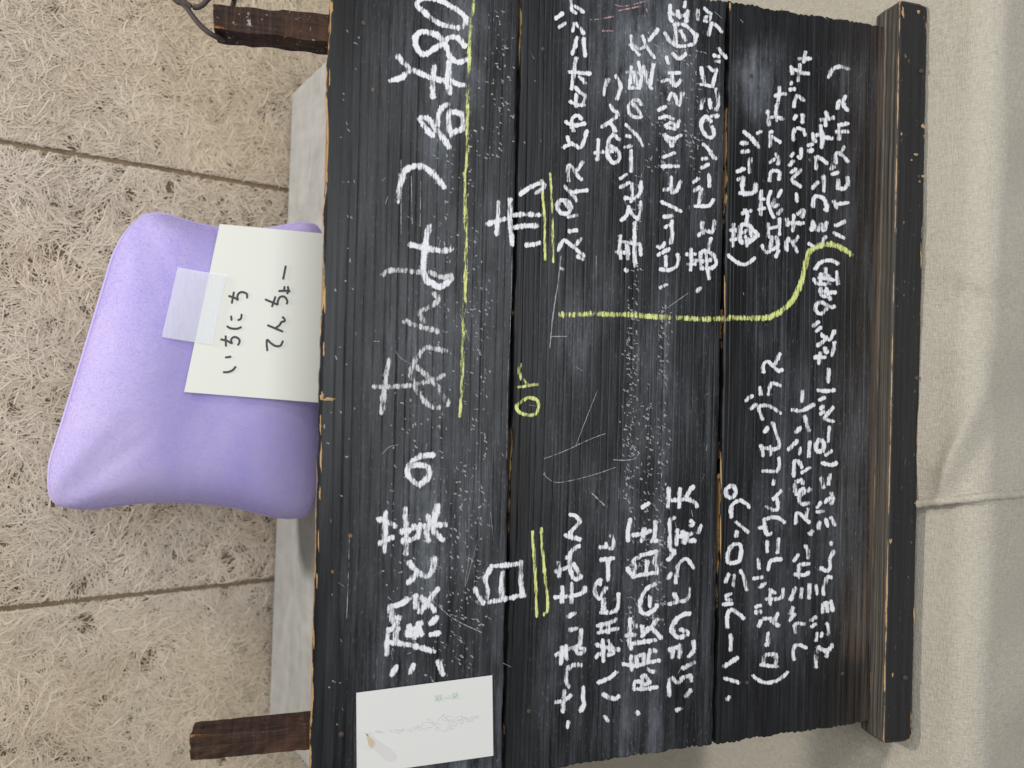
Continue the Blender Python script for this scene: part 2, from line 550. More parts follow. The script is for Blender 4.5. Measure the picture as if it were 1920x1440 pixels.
def cloth(name, x0fun, x1, lift, over, label):
    ns, nx_ = 250, 300
    smax = WY - YF + 0.42
    s = np.concatenate([np.linspace(0, 0.50, 60, endpoint=False), np.linspace(0.50, 0.80, 150, endpoint=False), np.linspace(0.80, smax, 40)])
    S = np.repeat(s[:, None], nx_, 1)
    yy = np.where(S < WY - YF, WY - S, YF)
    t = np.linspace(0, 1, nx_)[None, :]
    X = x0fun(yy) * (1 - t) + (x1(yy) if callable(x1) else x1) * t
    x, y, z = cloth_point(X, S, lift, over)
    V = np.stack([x, y, z], -1).reshape(-1, 3)
    o = obj(name, V, grid_faces(len(s), nx_, 0, True), LINEN, None, True)
    tag(o, label, 'tablecloth', 'linen cloths on the table')
    return o, s


under, _ = cloth('tablecloth', lambda y: -1.1 + 0 * y, lambda y: hem_x(y) + 0.03, -0.0080, 0,
                 'beige linen cloth at lower left, tucked under the hemmed edge of the other cloth')
over, ss = cloth('tablecloth', hem_x, 1.1, -0.0022, 1,
                 'upper beige linen cloth with a rolled hem and a creased fold at the table edge')


def tube(path, r, seg=10, jitter=0.0):
    path = np.asarray(path, float); n = len(path)
    tg = np.gradient(path, axis=0); tg /= np.linalg.norm(tg, axis=1)[:, None] + 1e-12
    ref = np.array([0.13, 0.31, 0.94]); V = []
    for i in range(n):
        a = np.cross(tg[i], ref); a /= np.linalg.norm(a); b = np.cross(tg[i], a)
        rr = (r[i] if hasattr(r, '__len__') else r) * (1 + jitter * random.uniform(-1, 1))
        for k_ in range(seg):
            an = 2 * math.pi * k_ / seg
            V.append(path[i] + rr * (math.cos(an) * a + math.sin(an) * b))
    fs = []
    for i in range(n - 1):
        for k_ in range(seg):
            k2 = (k_ + 1) % seg
            fs.append((i * seg + k_, i * seg + k2, (i + 1) * seg + k2, (i + 1) * seg + k_))
    fs.append(tuple(range(seg))[::-1]); fs.append(tuple((n - 1) * seg + k_ for k_ in range(seg)))
    return V, fs


s = np.linspace(0.40, WY - YF + 0.40, 160)
yy = np.where(s < WY - YF, WY - s, YF)
x, y, z = cloth_point(hem_x(yy), s, -0.0022, 1)
hv, hf = tube(np.stack([x, y, z + 0.0008], -1), 0.0040, 8, 0.16)
obj('hem', hv, hf, LINEN, over, True)


def catmull(P, step):
    P = np.asarray(P, float)
    if len(P) == 2:
        n = max(2, int(np.linalg.norm(P[1] - P[0]) / step) + 1)
        return P[0] + (P[1] - P[0]) * np.linspace(0, 1, n)[:, None]
    Q = np.vstack([2 * P[0] - P[1], P, 2 * P[-1] - P[-2]])
    out = []
    for i in range(1, len(Q) - 2):
        n = max(2, int(np.linalg.norm(Q[i + 1] - Q[i]) / step) + 1)
        t = np.linspace(0, 1, n, endpoint=False)[:, None]
        out.append(0.5 * (2 * Q[i] + (Q[i + 1] - Q[i - 1]) * t + (2 * Q[i - 1] - 5 * Q[i] + 4 * Q[i + 1] - Q[i + 2]) * t ** 2
                          + (3 * Q[i] - Q[i - 1] - 3 * Q[i + 1] + Q[i + 2]) * t ** 3))
    out.append(P[-1:])
    return np.vstack(out)

# ------------------------------------------------------------------ the menu board (an easel of three planks)
mb = Matrix.Identity(4)
for i in range(3):
    mb[i][0], mb[i][1], mb[i][2], mb[i][3] = BX[i], BU[i], BN[i], B0[i]
board = thing('menu_board', 'black stained wooden plank menu board covered in white chalk handwriting, leaning back on its easel', 'menu board')
board.matrix_world = mb


def line(p, q):
    a, b = onb(*p), onb(*q)
    m = (b[1] - a[1]) / (b[0] - a[0])
    return lambda x: a[1] + m * (np.asarray(x) - a[0])


def vline(p, q):
    a, b = onb(*p), onb(*q)
    m = (b[0] - a[0]) / (b[1] - a[1])
    return lambda y: a[0] + m * (np.asarray(y) - a[1])


XL = vline((1115, 1430), (1615, 1355)); XR = vline((1368, 3), (1650, 48))
cB = onb(1400, 150); cK = onb(1560, 1330); cS = onb(1215, 900)


def dust_shade_field(x, y, top):
    d = 0.45 + 0.75 * vnoise2(x * 9, y * 22, 4)
    d *= np.clip((top - y - 0.008) / 0.030, 0.05, 1)
    # rows rubbed with chalk
    for px, wdt, amp in ((1190, 0.010, 0.5), (1245, 0.008, 0.7), (812, 0.014, 0.45), (885, 0.012, 0.3), (1095, 0.008, 0.15)):
        yc = onb(px, 720)[1]
        d += amp * np.exp(-((y - yc) / wdt) ** 2) * (0.4 + 0.9 * vnoise(x * 14, int(px)))
    d += 1.5 * np.exp(-((x - cB[0]) / 0.035) ** 2 - ((y - cB[1]) / 0.022) ** 2)
    for px, py, sx, sy, a in ((1190, 120, 0.05, 0.03, 1.3), (862, 130, 0.05, 0.016, 1.3), (820, 290, 0.03, 0.010, 0.9), (1075, 620, 0.035, 0.012, 0.9), (800, 1050, 0.04, 0.012, 0.6), (1470, 1000, 0.08, 0.012, 0.6), (1130, 560, 0.05, 0.02, 0.5), (760, 640, 0.05, 0.02, 0.5), (1260, 130, 0.05, 0.025, 1.0), (1530, 500, 0.16, 0.03, -0.25)):
        c = onb(px, py)
        d += a * np.exp(-((x - c[0]) / sx) ** 2 - ((y - c[1]) / sy) ** 2)
    # lower corners: shade painted into the colour by thinning the chalk dust
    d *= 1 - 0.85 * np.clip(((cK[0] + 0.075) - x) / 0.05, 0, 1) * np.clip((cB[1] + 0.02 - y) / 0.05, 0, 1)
    d *= 1 - 0.75 * np.clip((x - 0.315) / 0.02, 0, 1) * np.clip((cB[1] + 0.03 - y) / 0.02, 0, 1)
    return np.clip(d, 0, 2.5)


def plank(ytop, ybot, seed, brown=False, chips=1.0):
    r = np.random.default_rng(seed)
    ny, nx = 330, 120
    e = 0.0035
    vv = np.concatenate([[0, 0, 0.004, 0.014], np.linspace(0.02, 0.98, ny), [0.986, 0.996, 1, 1]])
    nvv = np.concatenate([[-0.016, -0.0026, -0.0007, 0], np.zeros(ny), [0, -0.0007, -0.0026, -0.016]])
    wv = np.concatenate([[0.45, 1.0, 0.55, 0.2], np.zeros(ny), [0.25, 0.75, 1.25, 1.3]])
    uu = np.concatenate([[0, 0, 0.001, 0.003], np.linspace(0.006, 0.994, nx), [0.997, 0.999, 1, 1]])
    nuu = np.concatenate([[-0.016, -0.0022, -0.0005, 0], np.zeros(nx), [0, -0.0005, -0.0022, -0.016]])
    wu = np.concatenate([[0.4, 0.85, 0.4, 0], np.zeros(nx), [0, 0.4, 0.85, 0.4]])
    U_, V_ = np.meshgrid(uu, vv, indexing='ij')
    x = -0.34 + U_ * 0.70
    for _ in range(2):
        y = ybot(x) + V_ * (ytop(x) - ybot(x))
        x = XL(y) + U_ * (XR(y) - XL(y))
    # ragged ends and edges
    jag = (vnoise(y * 420, seed) - 0.5) * 0.0022 + (vnoise(y * 90, seed + 1) - 0.5) * 0.0024
    x = x + jag * (np.clip(1 - U_ / 0.012, 0, 1) - np.clip(1 - (1 - U_) / 0.012, 0, 1))
    edge = (vnoise(x * 60, seed + 2) - 0.5) * 0.0016 + (vnoise(x * 260, seed + 3) - 0.5) * 0.0008
    chip = np.clip(vnoise(x * 17, seed + 5) - 0.62, 0, 1) * 0.0075 * chips
    y = y + (edge - 0) * np.clip(1 - V_ / 0.02, 0, 1) + (edge - chip) * np.clip(1 - (1 - V_) / 0.02, 0, 1)
    # grooves along the grain
    yy = y + 0.0016 * np.sin(x * 7 + seed) + 0.0012 * (vnoise(x * 9, seed + 7) - 0.5)
    g = np.zeros_like(y)
    pos = float(ybot(0)) - 0.004
    while pos < float(ytop(0)) + 0.004:
        pos += r.uniform(0.0035, 0.0105)
        dpt = r.uniform(0.25, 1.0); wd = r.uniform(0.0004, 0.0008)
        drift = (vnoise(x * r.uniform(3, 8), int(r.integers(99))) - 0.5) * 0.0010
        gate = 0.55 + 0.45 * np.clip(vnoise(x * 5, int(r.integers(99))) * 1.6 - 0.2, 0, 1)
        g = np.maximum(g, dpt * gate * np.exp(-((yy - pos - drift) / wd) ** 2))
    n = np.minimum(nvv[None, :], nuu[:, None]) - 0.00045 * g
    n = n + (vnoise2(x * 7, y * 25, seed) - 0.5) * 0.0006 * (n > -0.01)
    wear = chips ** 0.7 * np.clip(np.maximum(wv[None, :] * (0.35 + 0.9 * vnoise(x * 23, seed + 9)), wu[:, None] * (0.3 + 0.9 * vnoise(y * 130, seed + 11))), 0, 1)
    wear = np.where((vv[None, :] > 0.9) & (wv[None, :] > 0), np.clip(wear + np.clip(vnoise(x * 17, seed + 5) - 0.45, 0, 1) * 1.8 * wv[None, :], 0, 1), wear)
    wear = np.where(V_ < 0.5, wear * (0.9 if brown else 0.12), wear)
    br = np.zeros_like(x)
    if brown:
        dy = y - ybot(x)
        br = np.clip(1.25 - dy / 0.011, 0, 1) + 0.85 * np.clip((-0.14 - x) / 0.08, 0, 1) * np.clip(1.2 - dy / 0.040, 0, 1) * np.clip((x + 0.262) / 0.02, 0, 1)
        br = np.clip(br + 0.25 * np.clip(1.2 - dy / 0.06, 0, 1), 0, 1)
    V = np.stack([x, y, n], -1).reshape(-1, 3)
    fs = grid_faces(len(uu), len(vv))
    # back sheet
    nvt = len(vv); nut = len(uu)
    c = [0, (nut - 1) * nvt, nut * nvt - 1, nvt - 1]
    fs.append(tuple(c[::-1]))
    return obj('plank', V, fs, PLANK, board, False,
               {'groove': g.ravel(), 'dust_shade': dust_shade_field(x, y, float(ytop(0))).ravel(), 'wear': wear.ravel(), 'brown': br.ravel()})


T1 = line((581, 1440), (616, 0)); G1a = line((941, 1440), (973.5, 0)); G1b = line((945.5, 1440), (978, 0))
G2a = line((1337.5, 1390), (1363.5, 3)); G2b = line((1342.5, 1390), (1368, 3)); BB = line((1634, 1355), (1664, 55))
p1 = plank(T1, G1a, 3, chips=1.0)
p2 = plank(G1b, G2a, 8, chips=0.06)
p3 = plank(G2b, BB, 21, True, chips=0.38)


def nail(px, py, r_, parent, n=0.0, mat=None):
    c = onb(px, py, n); k = 14
    V = [(c[0] + r_ * math.cos(a) * rr, c[1] + r_ * math.sin(a) * rr, n + h) for rr, h in ((1.12, -0.0008), (1.0, 0.0006), (0.6, 0.0009))
         for a in np.linspace(0, 2 * math.pi, k, endpoint=False)]
    fs = [(l * k + i, l * k + (i + 1) % k, (l + 1) * k + (i + 1) % k, (l + 1) * k + i) for l in range(2) for i in range(k)]
    fs.append(tuple(2 * k + i for i in range(k)))
    return obj('nail', V, fs, mat or NAIL, parent, True)


for px, py in ((683, 43), (640, 1377)): nail(px, py, 0.0021, p1)
for px, py in ((992, 1334), (1154, 1124), (1018, 92)): nail(px, py, 0.0019, p2)
for px, py in ((1401, 1280), (1408, 143), (1580, 1263)): nail(px, py, 0.0019, p3)

# knots where the stain has worn off
KNOT = mat_plain('bare_knot', (0.20, 0.115, 0.05), 0.7, 0.3, 0.7, 900)
for px, py, r_, p in ((1560, 309, 0.0026, p3), (1518, 300, 0.0016, p3), (1348, 893, 0.0024, p2), (657, 1005, 0.002, p1), (623, 1072, 0.0017, p1), (699, 168, 0.0015, p1)):
    c = onb(px, py, 0.0004); k = 11
    V = [(c[0], c[1], 0.0006)] + [(c[0] + r_ * random.uniform(0.5, 1.4) * math.cos(a), c[1] + r_ * random.uniform(0.4, 1.0) * math.sin(a), 0.0004) for a in np.linspace(0, 2 * math.pi, k, endpoint=False)]
    obj('knot', V, [(0, i + 1, (i + 1) % k + 1) for i in range(k)], KNOT, p)

# raw chips where the stain has broken away
RAW = mat_plain('raw_wood_chip', (0.46, 0.30, 0.15), 0.8, 0.2, 0.45, 900)


def chip(px, py, lx, ly, parent, n=0.0007):
    k = 13; V = [onb(px, py, n)]
    for i in range(k):
        a = 2 * math.pi * i / k; q = random.uniform(0.45, 1.15)
        V.append(onb(px + lx * q * math.cos(a), py + ly * q * math.sin(a), n - 0.0003))
    return obj('chip', V, [(0, (i + 1) % k + 1, i + 1) for i in range(k)], RAW, parent)


for px, py, lx, ly in ((604, 744, 4, 11), (617, 748, 12, 4), (601, 800, 1.8, 22), (602, 860, 2.2, 34), (600, 925, 2.0, 16), (597, 1010, 1.6, 30), (594, 1090, 1.6, 22), (622, 14, 3.2, 12), (618, 150, 1.6, 20),
                       (615, 252, 2.0, 26), (613, 330, 2.2, 18), (609, 560, 2.2, 30), (607, 655, 2.0, 14), (588, 1200, 1.6, 24), (586, 1300, 1.6, 20)):
    chip(px, py, lx, ly, p1)
for px, py, lx, ly in ((1352, 880, 1.6, 40), (1351, 1010, 1.4, 60), (1359, 560, 1.3, 60), (1369, 12, 2.2, 9), (1466, 17, 2.5, 4)): chip(px, py, lx, ly, p3)

# ledge along the foot of the board
LD, LH = 0.0185, 0.0340


def ledge():
    a, b = onb(1630, 1382), onb(1661, 12)
    nx = 170
    t = np.linspace(0, 1, nx)
    prof, side = [], []
    r_ = 0.0035
    # cross-section (depth n, height y) from back-top over the front to the back-bottom
    sec = [(-0.012, -LH, 1, 0), (-0.012, 0.0, 0, 0.2), (0.000, 0.0006, 0, 0.9), (0.0008, 0.0004, 0, 0.35)]
    for d in np.linspace(0.002, LD - r_, 14): sec.append((d, 0.0, 0, 0.12))
    for q in np.linspace(0, math.pi / 2, 9): sec.append((LD - r_ + r_ * math.sin(q), -r_ + r_ * math.cos(q), 0.5 if 0.5 < q < 1.0 else (0 if q < 0.5 else 1), 1.5 * max(0.0, math.sin(2 * q)) ** 10 + 0.1))
    for h in np.linspace(-r_ - 0.002, -LH + r_, 16): sec.append((LD, h, 1, 0.10))
    for q in np.linspace(0, math.pi / 2, 4): sec.append((LD - r_ + r_ * math.cos(q), -LH + r_ - r_ * math.sin(q), 1, 0.75 if q < 1 else 0.4))
    sec = np.array(sec); ns = len(sec)
    V = []; wear = []; sd = []
    for i in range(nx):
        x = a[0] + (b[0] - a[0]) * t[i]; yb = a[1] + (b[1] - a[1]) * t[i]
        # rounded ends
        en = min(t[i], 1 - t[i]) * (b[0] - a[0])
        sh = 1.0 if en > 0.007 else math.sqrt(max(0.0, 1 - (1 - en / 0.007) ** 2)) * 0.28 + 0.72
        for j in range(ns):
            d, h = sec[j, 0], sec[j, 1]
            cd, ch = 0.004, -LH / 2
            wob = (float(vnoise(x * 55 + j * 0.05, 31)) - 0.5) * 0.0011 + (float(vnoise(x * 13 + j * 0.02, 35)) - 0.5) * 0.0012
            V.append((x, yb + ch + (h - ch) * sh + wob * (0.6 if j > 2 else 0), cd + (d - cd) * sh + wob))
            endw = 0.55 * max(0.0, 1 - en / 0.006)
            wear.append(min(1, sec[j, 3] * (0.40 + 0.75 * float(vnoise(x * 34 + j * 0.2, 33))) + endw)); sd.append(sec[j, 2])
    fs = []
    for i in range(nx - 1):
        for j in range(ns):
            j2 = (j + 1) % ns
            fs.append((i * ns + j, i * ns + j2, (i + 1) * ns + j2, (i + 1) * ns + j))
    fs.append(tuple(range(ns))[::-1]); fs.append(tuple((nx - 1) * ns + j for j in range(ns)))
    return obj('ledge', V, fs, LEDGE, board, False, {'wear': wear, 'side': sd})


led = ledge()
for px, py, lx, ly in ((1731, 236, 4, 6), (1717, 290, 5, 2.5), (1709, 300, 2.5, 2), (1731, 330, 5, 3), (1724, 340, 3, 2), (1690, 251, 2, 4), (1670, 1015, 2.5, 7), (1674, 1265, 1.6, 6), (1727, 480, 1.4, 26), (1720, 820, 1.2, 30), (1714, 1150, 1.4, 22), (1693, 24, 3, 12), (1722, 22, 3, 5)):
    chip(px, py, lx, ly, led, LD + 0.0009)
for px, py in ((1700, 1271), (1730, 133), (1722, 709)): nail(px - 2, py, 0.0023, led, LD + 0.0003)


# two posts rising behind the planks
def post(f0, f1, g0, g1, side_depth, flake):
    """f0,f1: outer/inner front corners at the top (photo px); g0,g1: the same at the board's top edge"""
    n0 = -0.0165
    A, Bq, Cq, D = (onb(*q, n0) for q in (f0, f1, g0, g1))
    ext = 2.6
    A2 = Cq + (Cq - A) * ext; B2 = D + (D - Bq) * ext
    ny = 60; per = 40
    V = []; wear = []; fl = []
    for i in range(ny + 1):
        t = i / ny
        L = A + (A2 - A) * t; R = Bq + (B2 - Bq) * t
        wdt = R - L
        top = 0.0012 * math.sin(i) if i else 0
        for k_ in range(per):
            q = k_ / per * 4
            sdn = int(q); u = q - sdn
            if sdn == 0: p = L + wdt * u; d = 0
            elif sdn == 1: p = R.copy(); d = -u
            elif sdn == 2: p = R - wdt * u; d = -1
            else: p = L.copy(); d = -(1 - u)
            jit = (float(vnoise2(i * 0.8, k_ * 0.55, 17 + int(abs(f0[0])))) - 0.5) * 0.0016
            V.append((p[0] + jit, p[1] + jit * 0.5, p[2] + d * side_depth + jit))
            corner = min(u, 1 - u) < 0.09
            wear.append((0.75 if corner else 0.12) + (0.55 if i < 2 else 0)); fl.append(flake)
    fs = []
    for i in range(ny):
        for k_ in range(per):
            k2 = (k_ + 1) % per
            fs.append((i * per + k_, (i + 1) * per + k_, (i + 1) * per + k2, i * per + k2))
    fs.append(tuple(range(per))); fs.append(tuple(ny * per + k_ for k_ in range(per))[::-1])
    o = obj('post', V, fs, POST, board, False, {'wear': np.clip(wear, 0, 1), 'flake': fl})
    return o


post((400, 9), (401, 53), (617, 28), (617, 78), 0.026, 0.9)
post((357, 1427), (356, 1380), (580, 1405), (581, 1357), 0.026, 0.1)

# ------------------------------------------------------------------ chalk
TILES = {'A1': (680, 0), 'A2': (680, 240), 'A3': (680, 480), 'A4': (680, 720), 'A5': (680, 960), 'A6': (680, 1200),
         'B1': (1000, 0), 'B2': (1000, 240), 'B3': (1000, 480), 'B4': (1000, 720), 'B5': (1000, 960), 'B6': (1000, 1200),
         'C1': (1300, 0), 'C2': (1300, 240), 'C3': (1300, 480), 'C4': (1300, 720), 'C5': (1300, 960), 'C6': (1300, 1200)}

WRITING = [
 ('chalk_title', CHALK, 7.4, 'A6|38,30 33,39;57,28 53,37;85,24 90,39'
  '#A5|31,106 38,105 46,102 52,97;31,106 33,120 37,127;32,121 42,119;28,133 34,131 39,124;27,134 27,148 27,160;40,130 37,138 38,147;60,94 60,108;66,96 75,105 82,111;85,86 78,95 70,105 64,113;50,136 60,131 66,124;52,128 58,142;49,138 66,137;62,125 66,138;76,126 84,118;76,138 86,136;31,147 40,148 55,150 70,154 80,157'
  '#A5|52,56 58,64 66,70 73,72 78,66 81,52;60,70 56,75 51,80'
  '#A5|26,0 25,20 24,45;17,8 27,11 37,16;34,28 26,32 19,36;48,-4 49,15 49,35 49,48;43,22 53,20;44,33 55,31 62,26 65,14;59,19 58,15;68,16 80,15 93,14;73,4 75,15 72,22 74,33;84,-8 82,2 79,12;78,18 84,26 91,32'
  '#A4|80,80 72,80 62,83 54,90 50,98 54,106 63,113 72,107 75,98 70,92 60,91 53,93'),
 ('chalk_title', CHALK_SOFT, 7.2, 'A3|30,117 27,130 25,144 23,160 21,177;12,147 30,147 50,146 70,142 84,138 91,134;94,107 84,105 72,103 64,110 58,120 54,130 56,140 62,153 72,166 80,170 88,170 95,166 97,162;60,124 68,131 75,138 83,146 88,155 93,162'
  '#A3|47,73 60,78 74,82 85,85;70,75 66,69 64,63 72,59 82,53 85,48 80,42;22,22 28,17 40,16 53,17 62,18 68,17;100,26 99,22 92,24 84,22 76,18'),
 ('chalk_title', CHALK, 7.4, 'A2|75,110 72,125 69,144 68,158 69,164 73,172 79,175 86,179 94,175 100,169;53,131 66,134 80,137 94,138 100,136;39,83 41,70 44,57 48,48 56,44 66,43 75,48 82,55 88,62 92,67'),
 ('chalk_price', CHALK, 6.9, 'A1|64,133 71,144 79,153;64,133 72,133 78,139 82,145 90,155 98,166;97,117 90,121 85,130 82,142;98,124 96,132 97,140 99,150;102,126 110,128 113,134 113,142 110,147 104,148 99,152'
  '#A1|31,91 44,87 52,80;39,63 46,70 52,77;56,79 68,84 82,89 100,92 108,95 116,96;81,74 79,90 79,110;97,69 96,88 98,105;91,47 84,40 72,36 63,37 59,45 62,56 70,61 79,56 91,48 98,42 107,43 115,52;91,48 95,55 99,65 108,70 117,67'
  '#A1|66,11 61,6 65,0 75,-2 85,0 94,4 102,9 110,14 116,22 113,30 105,31 94,29 84,25 74,18 67,12'),
 ('chalk_underline', YCHALK, 5.2, 'A1|125,-3 124,10 122,22 121,35 120,60 119,100 118,120 117.5,160 117.5,180 115,198;A'.rstrip(';A') +
  '#A2|115,50 115,80 116,100 116,144 115.5,170 114,200 113,230 112,275 110.5,310 110,325'),
 ('chalk_heading', CHALK, 6.3, 'A5|126,86 131,95 136,103;136,102 150,100 165,97 182,93;140,98 141,88 138,75 144,63;144,61 160,60 178,58;157,98 156,80 158,68;181,95 178,80 178,65 178,55'),
 ('chalk_heading', CHALK, 6.0, 'A2|140,108 150,105 161,102;152,83 152,100 151,120;166,80 166,105 168,132;169,98 183,97 199,98;171,112 183,110 197,110;184,132 192,131 200,129;177,75 186,68 192,65 199,62;200,60 204,66 195,73'),
 ('chalk_underline', YCHALK, 3.4, 'B2|9,58 11,80 12.5,100 13.2,144 13.8,148;19,51 20.5,75 21.8,110 21.8,144 22.2,151'),
 ('chalk_underline', YCHALK, 4.4, 'B5|-1,22 1,50 3,90 4,118;9,18 11,50 14,80 16,108 12,116'),
 ('chalk_connector', YCHALK, 4.4, 'A3|178,121 176,130 179,138 186,144;A'.rstrip(';A') + '#A4|173,4 185,2 197,0;186,15 178,20 173,26 177,32 186,35 194,34 198,26 196,18 187,15'),
 ('chalk_divider', YCHALK, 7.0, 'B3|29,66 45,66 70,65 90,66 110,66 130,68 150,69 170,70 190,71 210,70.5 230,69.5 260,70 265,70'
  '#C3|80,70 90,67 100,61 110,52 116,42 121,30 125,15 128,3 131,-5 140,-11 150,-13 160,-12 170,-7 178,-2'),
 # ---- right-hand list
 ('chalk_menu_line', CHALK, 5.0, 'B3|31,14 33,15;50,0 56,4'
  '#B2|28,138 32,129 36,127 45,134 57,144;46,133 54,124;40,116 50,115;39,100 50,98;40,90 35,82 29,82 27,90 32,96 40,95 42,87 37,81;35,65 40,71 45,76 49,82;42,73 52,71 61,70;40,60 39,50 40,42 45,46 50,54 55,58;49,48 56,38;38,10 41,16 48,20 53,22 57,15 60,3;33,22 42,18'
  '#B1|43,144 44,133 50,130 54,134;36,137 45,141 58,139;44,138 45,148;47,98 53,104 58,108 57,114 56,119;41,114 50,118 58,118;48,106 48,120;48,65 46,80 43,100;40,81 52,82 64,83;51,86 56,90 59,94;49,42 47,52 44,61;57,43 57,52 58,63;46,26 44,35;47,26 53,32 57,38;25,21 33,15;29,31 36,26;42,-2 43,10 48,15;47,7 53,11 56,14'),
 ('chalk_menu_line', CHALK, 5.0, 'B2|73,13 73,25 72,36;69,28 80,27 90,26;97,13 90,8 85,13 84,22 84,32 90,39 96,36 96,28 90,22 85,20'
  '#B1|87,118 90,124 95,128 90,134 85,138 80,141;77,143 85,138 90,143 92,148;84,89 81,98 79,107;93,85 97,93 98,100 94,112'),
 ('chalk_menu_line', CHALK, 4.9, 'B3|103,15 106,17'
  '#B2|98,121 97,132 98,147;95,127 108,129 120,131;93,139 108,141;105,131 107,143;120,131 121,143;114,106 114,120 114,135 114,146 115,156;106,132 106,148;99,104 105,98 107,88;107,90 112,98 118,103;118,103 121,92 121,83;111,62 111,75 110,83;103,79 113,79 120,73 121,60;98,57 105,52;98,67 108,61;110,25 110,38 110,49;103,22 110,20;105,9 110,10;104,-4 112,4 118,10 123,20'
  '#B1|122,118 118,113 111,114 107,122 110,130 118,132 122,131;112,116 117,123 121,129;110,40 112,50 120,55 126,50 122,40;109,50 119,62;130,46 140,33;127,52 136,65;105,81 118,82;118,70 122,85 120,98;107,99 120,99;126,80 130,95 133,100;135,72 132,95;110,75 108,98;114,84 116,96;124,74 127,92'),
 ('chalk_menu_line', CHALK, 5.0, 'B3|142,36 150,32;149,0 149,12;143,15 152,16 160,12 163,5 162,-2'
  '#B2|140,143 153,136;140,133 143,135 148,129;155,107 156,120 154,130;148,112 155,108 156,104;147,100 156,99;144,83 155,88 166,94;155,55 155,65 156,73;147,70 155,68;157,73 161,70 166,60;144,43 155,43 164,43;146,33 159,28;147,7 152,15 156,20 160,12 166,8;150,10 158,12;150,-1 160,1'
  '#B1|140,124 149,120;142,133 150,131 157,134;148,142 155,138 160,143;164,136 162,143;152,112 156,105 160,110 164,118 168,104;152,82 165,82;145,92 152,90 160,96 166,90;156,85 158,97;150,64 152,72;156,60 164,66 172,60;148,37 155,48 165,52 180,50;160,26 160,50;158,28 170,28 183,40;165,34 172,46;183,38 182,48;154,6 154,20 156,24;162,12 165,20;171,2 170,8;174,12 172,25;153,14 165,18 174,16'),
 ('chalk_menu_line', CHALK, 4.9, 'C3|4,40 8,36;8,-4 8,12 12,14;0,5 12,6 20,4;14,-4 15,14;22,-2 26,8 20,14;8,14 20,14;16,14 18,26;-3,-3 -3,16;-6,9 3,9'
  '#C2|8,142 12,138 20,141 24,146;-8,142 2,142;-3,136 -2,150;24,104 22,115 20,118;10,106 11,114 20,117;5,121 12,117;20,124 18,132 17,138;9,68 8,75 6,86;1,88 10,88 18,87 23,80;0,61 6,57;1,71 7,66;17,52 18,58 18,66;11,18 16,23 20,27;9,35 16,34;9,45 17,41;19,28 23,33 26,34'
  '#C1|20,137 14,131 9,138 10,146 15,153 20,155 23,150 21,142;20,131 28,130;26,100 28,110 28,118 25,124;11,110 9,122;18,112 20,122;9,76 11,88 13,96;17,75 22,79 26,80 23,90 21,98;8,95 15,96 22,98;28,54 32,60 37,65;23,62 29,64;25,69 30,69;20,26 18,34 17,40;21,26 27,30 32,36;5,11 5,22;12,9 16,13 20,16;12,20 18,19 17,24 12,23'),
 ('chalk_menu_line', CHALK, 5.4, 'C3|39,-1 46,5 53,9 60,9 66,5 69,2'
  '#C2|45,108 45,120 45,133;42,115 49,115;42,126 49,125;58,92 61,97 60,105 61,110;55,96 65,93;53,110 52,125 56,129;53,110 60,108 66,114 72,120 66,126 60,130;56,118 62,115 66,122;58,122 62,126;60,126 60,133;56,57 55,66 56,72;52,73 62,74 69,71 70,63;49,49 57,46;50,58 57,56;64,34 63,42 63,50;57,4 66,12 74,22;54,17 60,17;55,27 62,26;72,6 76,4'),
 ('chalk_menu_line', CHALK, 4.7, 'C2|77,132 80,138 83,140 88,136;84,122 88,124 86,136;88,137 95,134;93,122 95,130 92,136;96,138 93,145;97,102 97,120;84,107 85,121;85,113 96,111;87,71 84,82 88,96 91,101;77,70 76,80 76,98;75,80 80,80;73,92 80,90;91,79 90,88 96,86;99,70 95,78;100,91 95,97;86,60 87,50 92,48 97,50 96,58;93,29 96,35 95,41;86,39 91,35;86,8 87,14 86,21;88,9 93,13 98,16;86,5 89,4'
  '#C1|95,116 93,124 93,136;84,125 85,132 85,141;85,132 95,132 101,134;97,98 97,106 95,114;92,108 98,106 104,106'),
 ('chalk_menu_line', CHALK, 4.9, 'C2|105,138 105,128 107,124;107,125 112,130 117,140;112,130 118,122;113,98 113,107 112,116;105,102 106,110;105,107 115,107 124,107;117,97 123,92 124,95 122,101;116,74 117,83;121,47 115,53 111,58 115,62 121,66;108,42 113,37;110,50 115,46;110,32 113,28;121,23 121,30 120,34 118,32;114,1 112,8 113,14;117,0 123,2 126,8'
  '#C1|113,134 116,130;123,129 123,138;117,107 114,113 113,120;116,108 121,110 124,113;111,92 110,95;109,101 114,100;120,72 119,82 118,91;110,75 112,83;113,78 120,80;122,82 130,83;126,58 124,70;119,66 126,66 132,66'),
 ('chalk_menu_line', CHALK, 5.2, 'C2|130,130 137,134 143,132 149,122;134,106 133,115;134,105 140,115 144,108 147,115 150,106;134,89 136,78 141,77 147,80 150,88 149,93;146,54 147,62 147,71;134,68 140,61;138,32 138,46;139,32 146,36 151,40;155,46 159,43;129,20 134,18;129,26 134,25;143,-3 145,12 144,22;134,8 145,8;134,6 136,14 138,15;146,10 156,12'
  '#C1|149,126 151,133;143,135 152,134 158,132;149,134 149,141'),
 ('chalk_menu_line', CHALK, 5.0, 'C2|158,118 170,124;160,110 171,105;158,82 162,90;160,86 174,84;163,58 163,68;162,68 170,68 174,62 173,55;156,52 163,50;160,40 160,30 164,28 170,33 174,38;165,30 170,21;161,4 174,4;164,-1 164,13;163,-3 174,-5'
  '#C1|162,122 164,114 170,118;171,108 168,117 174,124;152,87 156,79 163,75 170,76 175,78'),
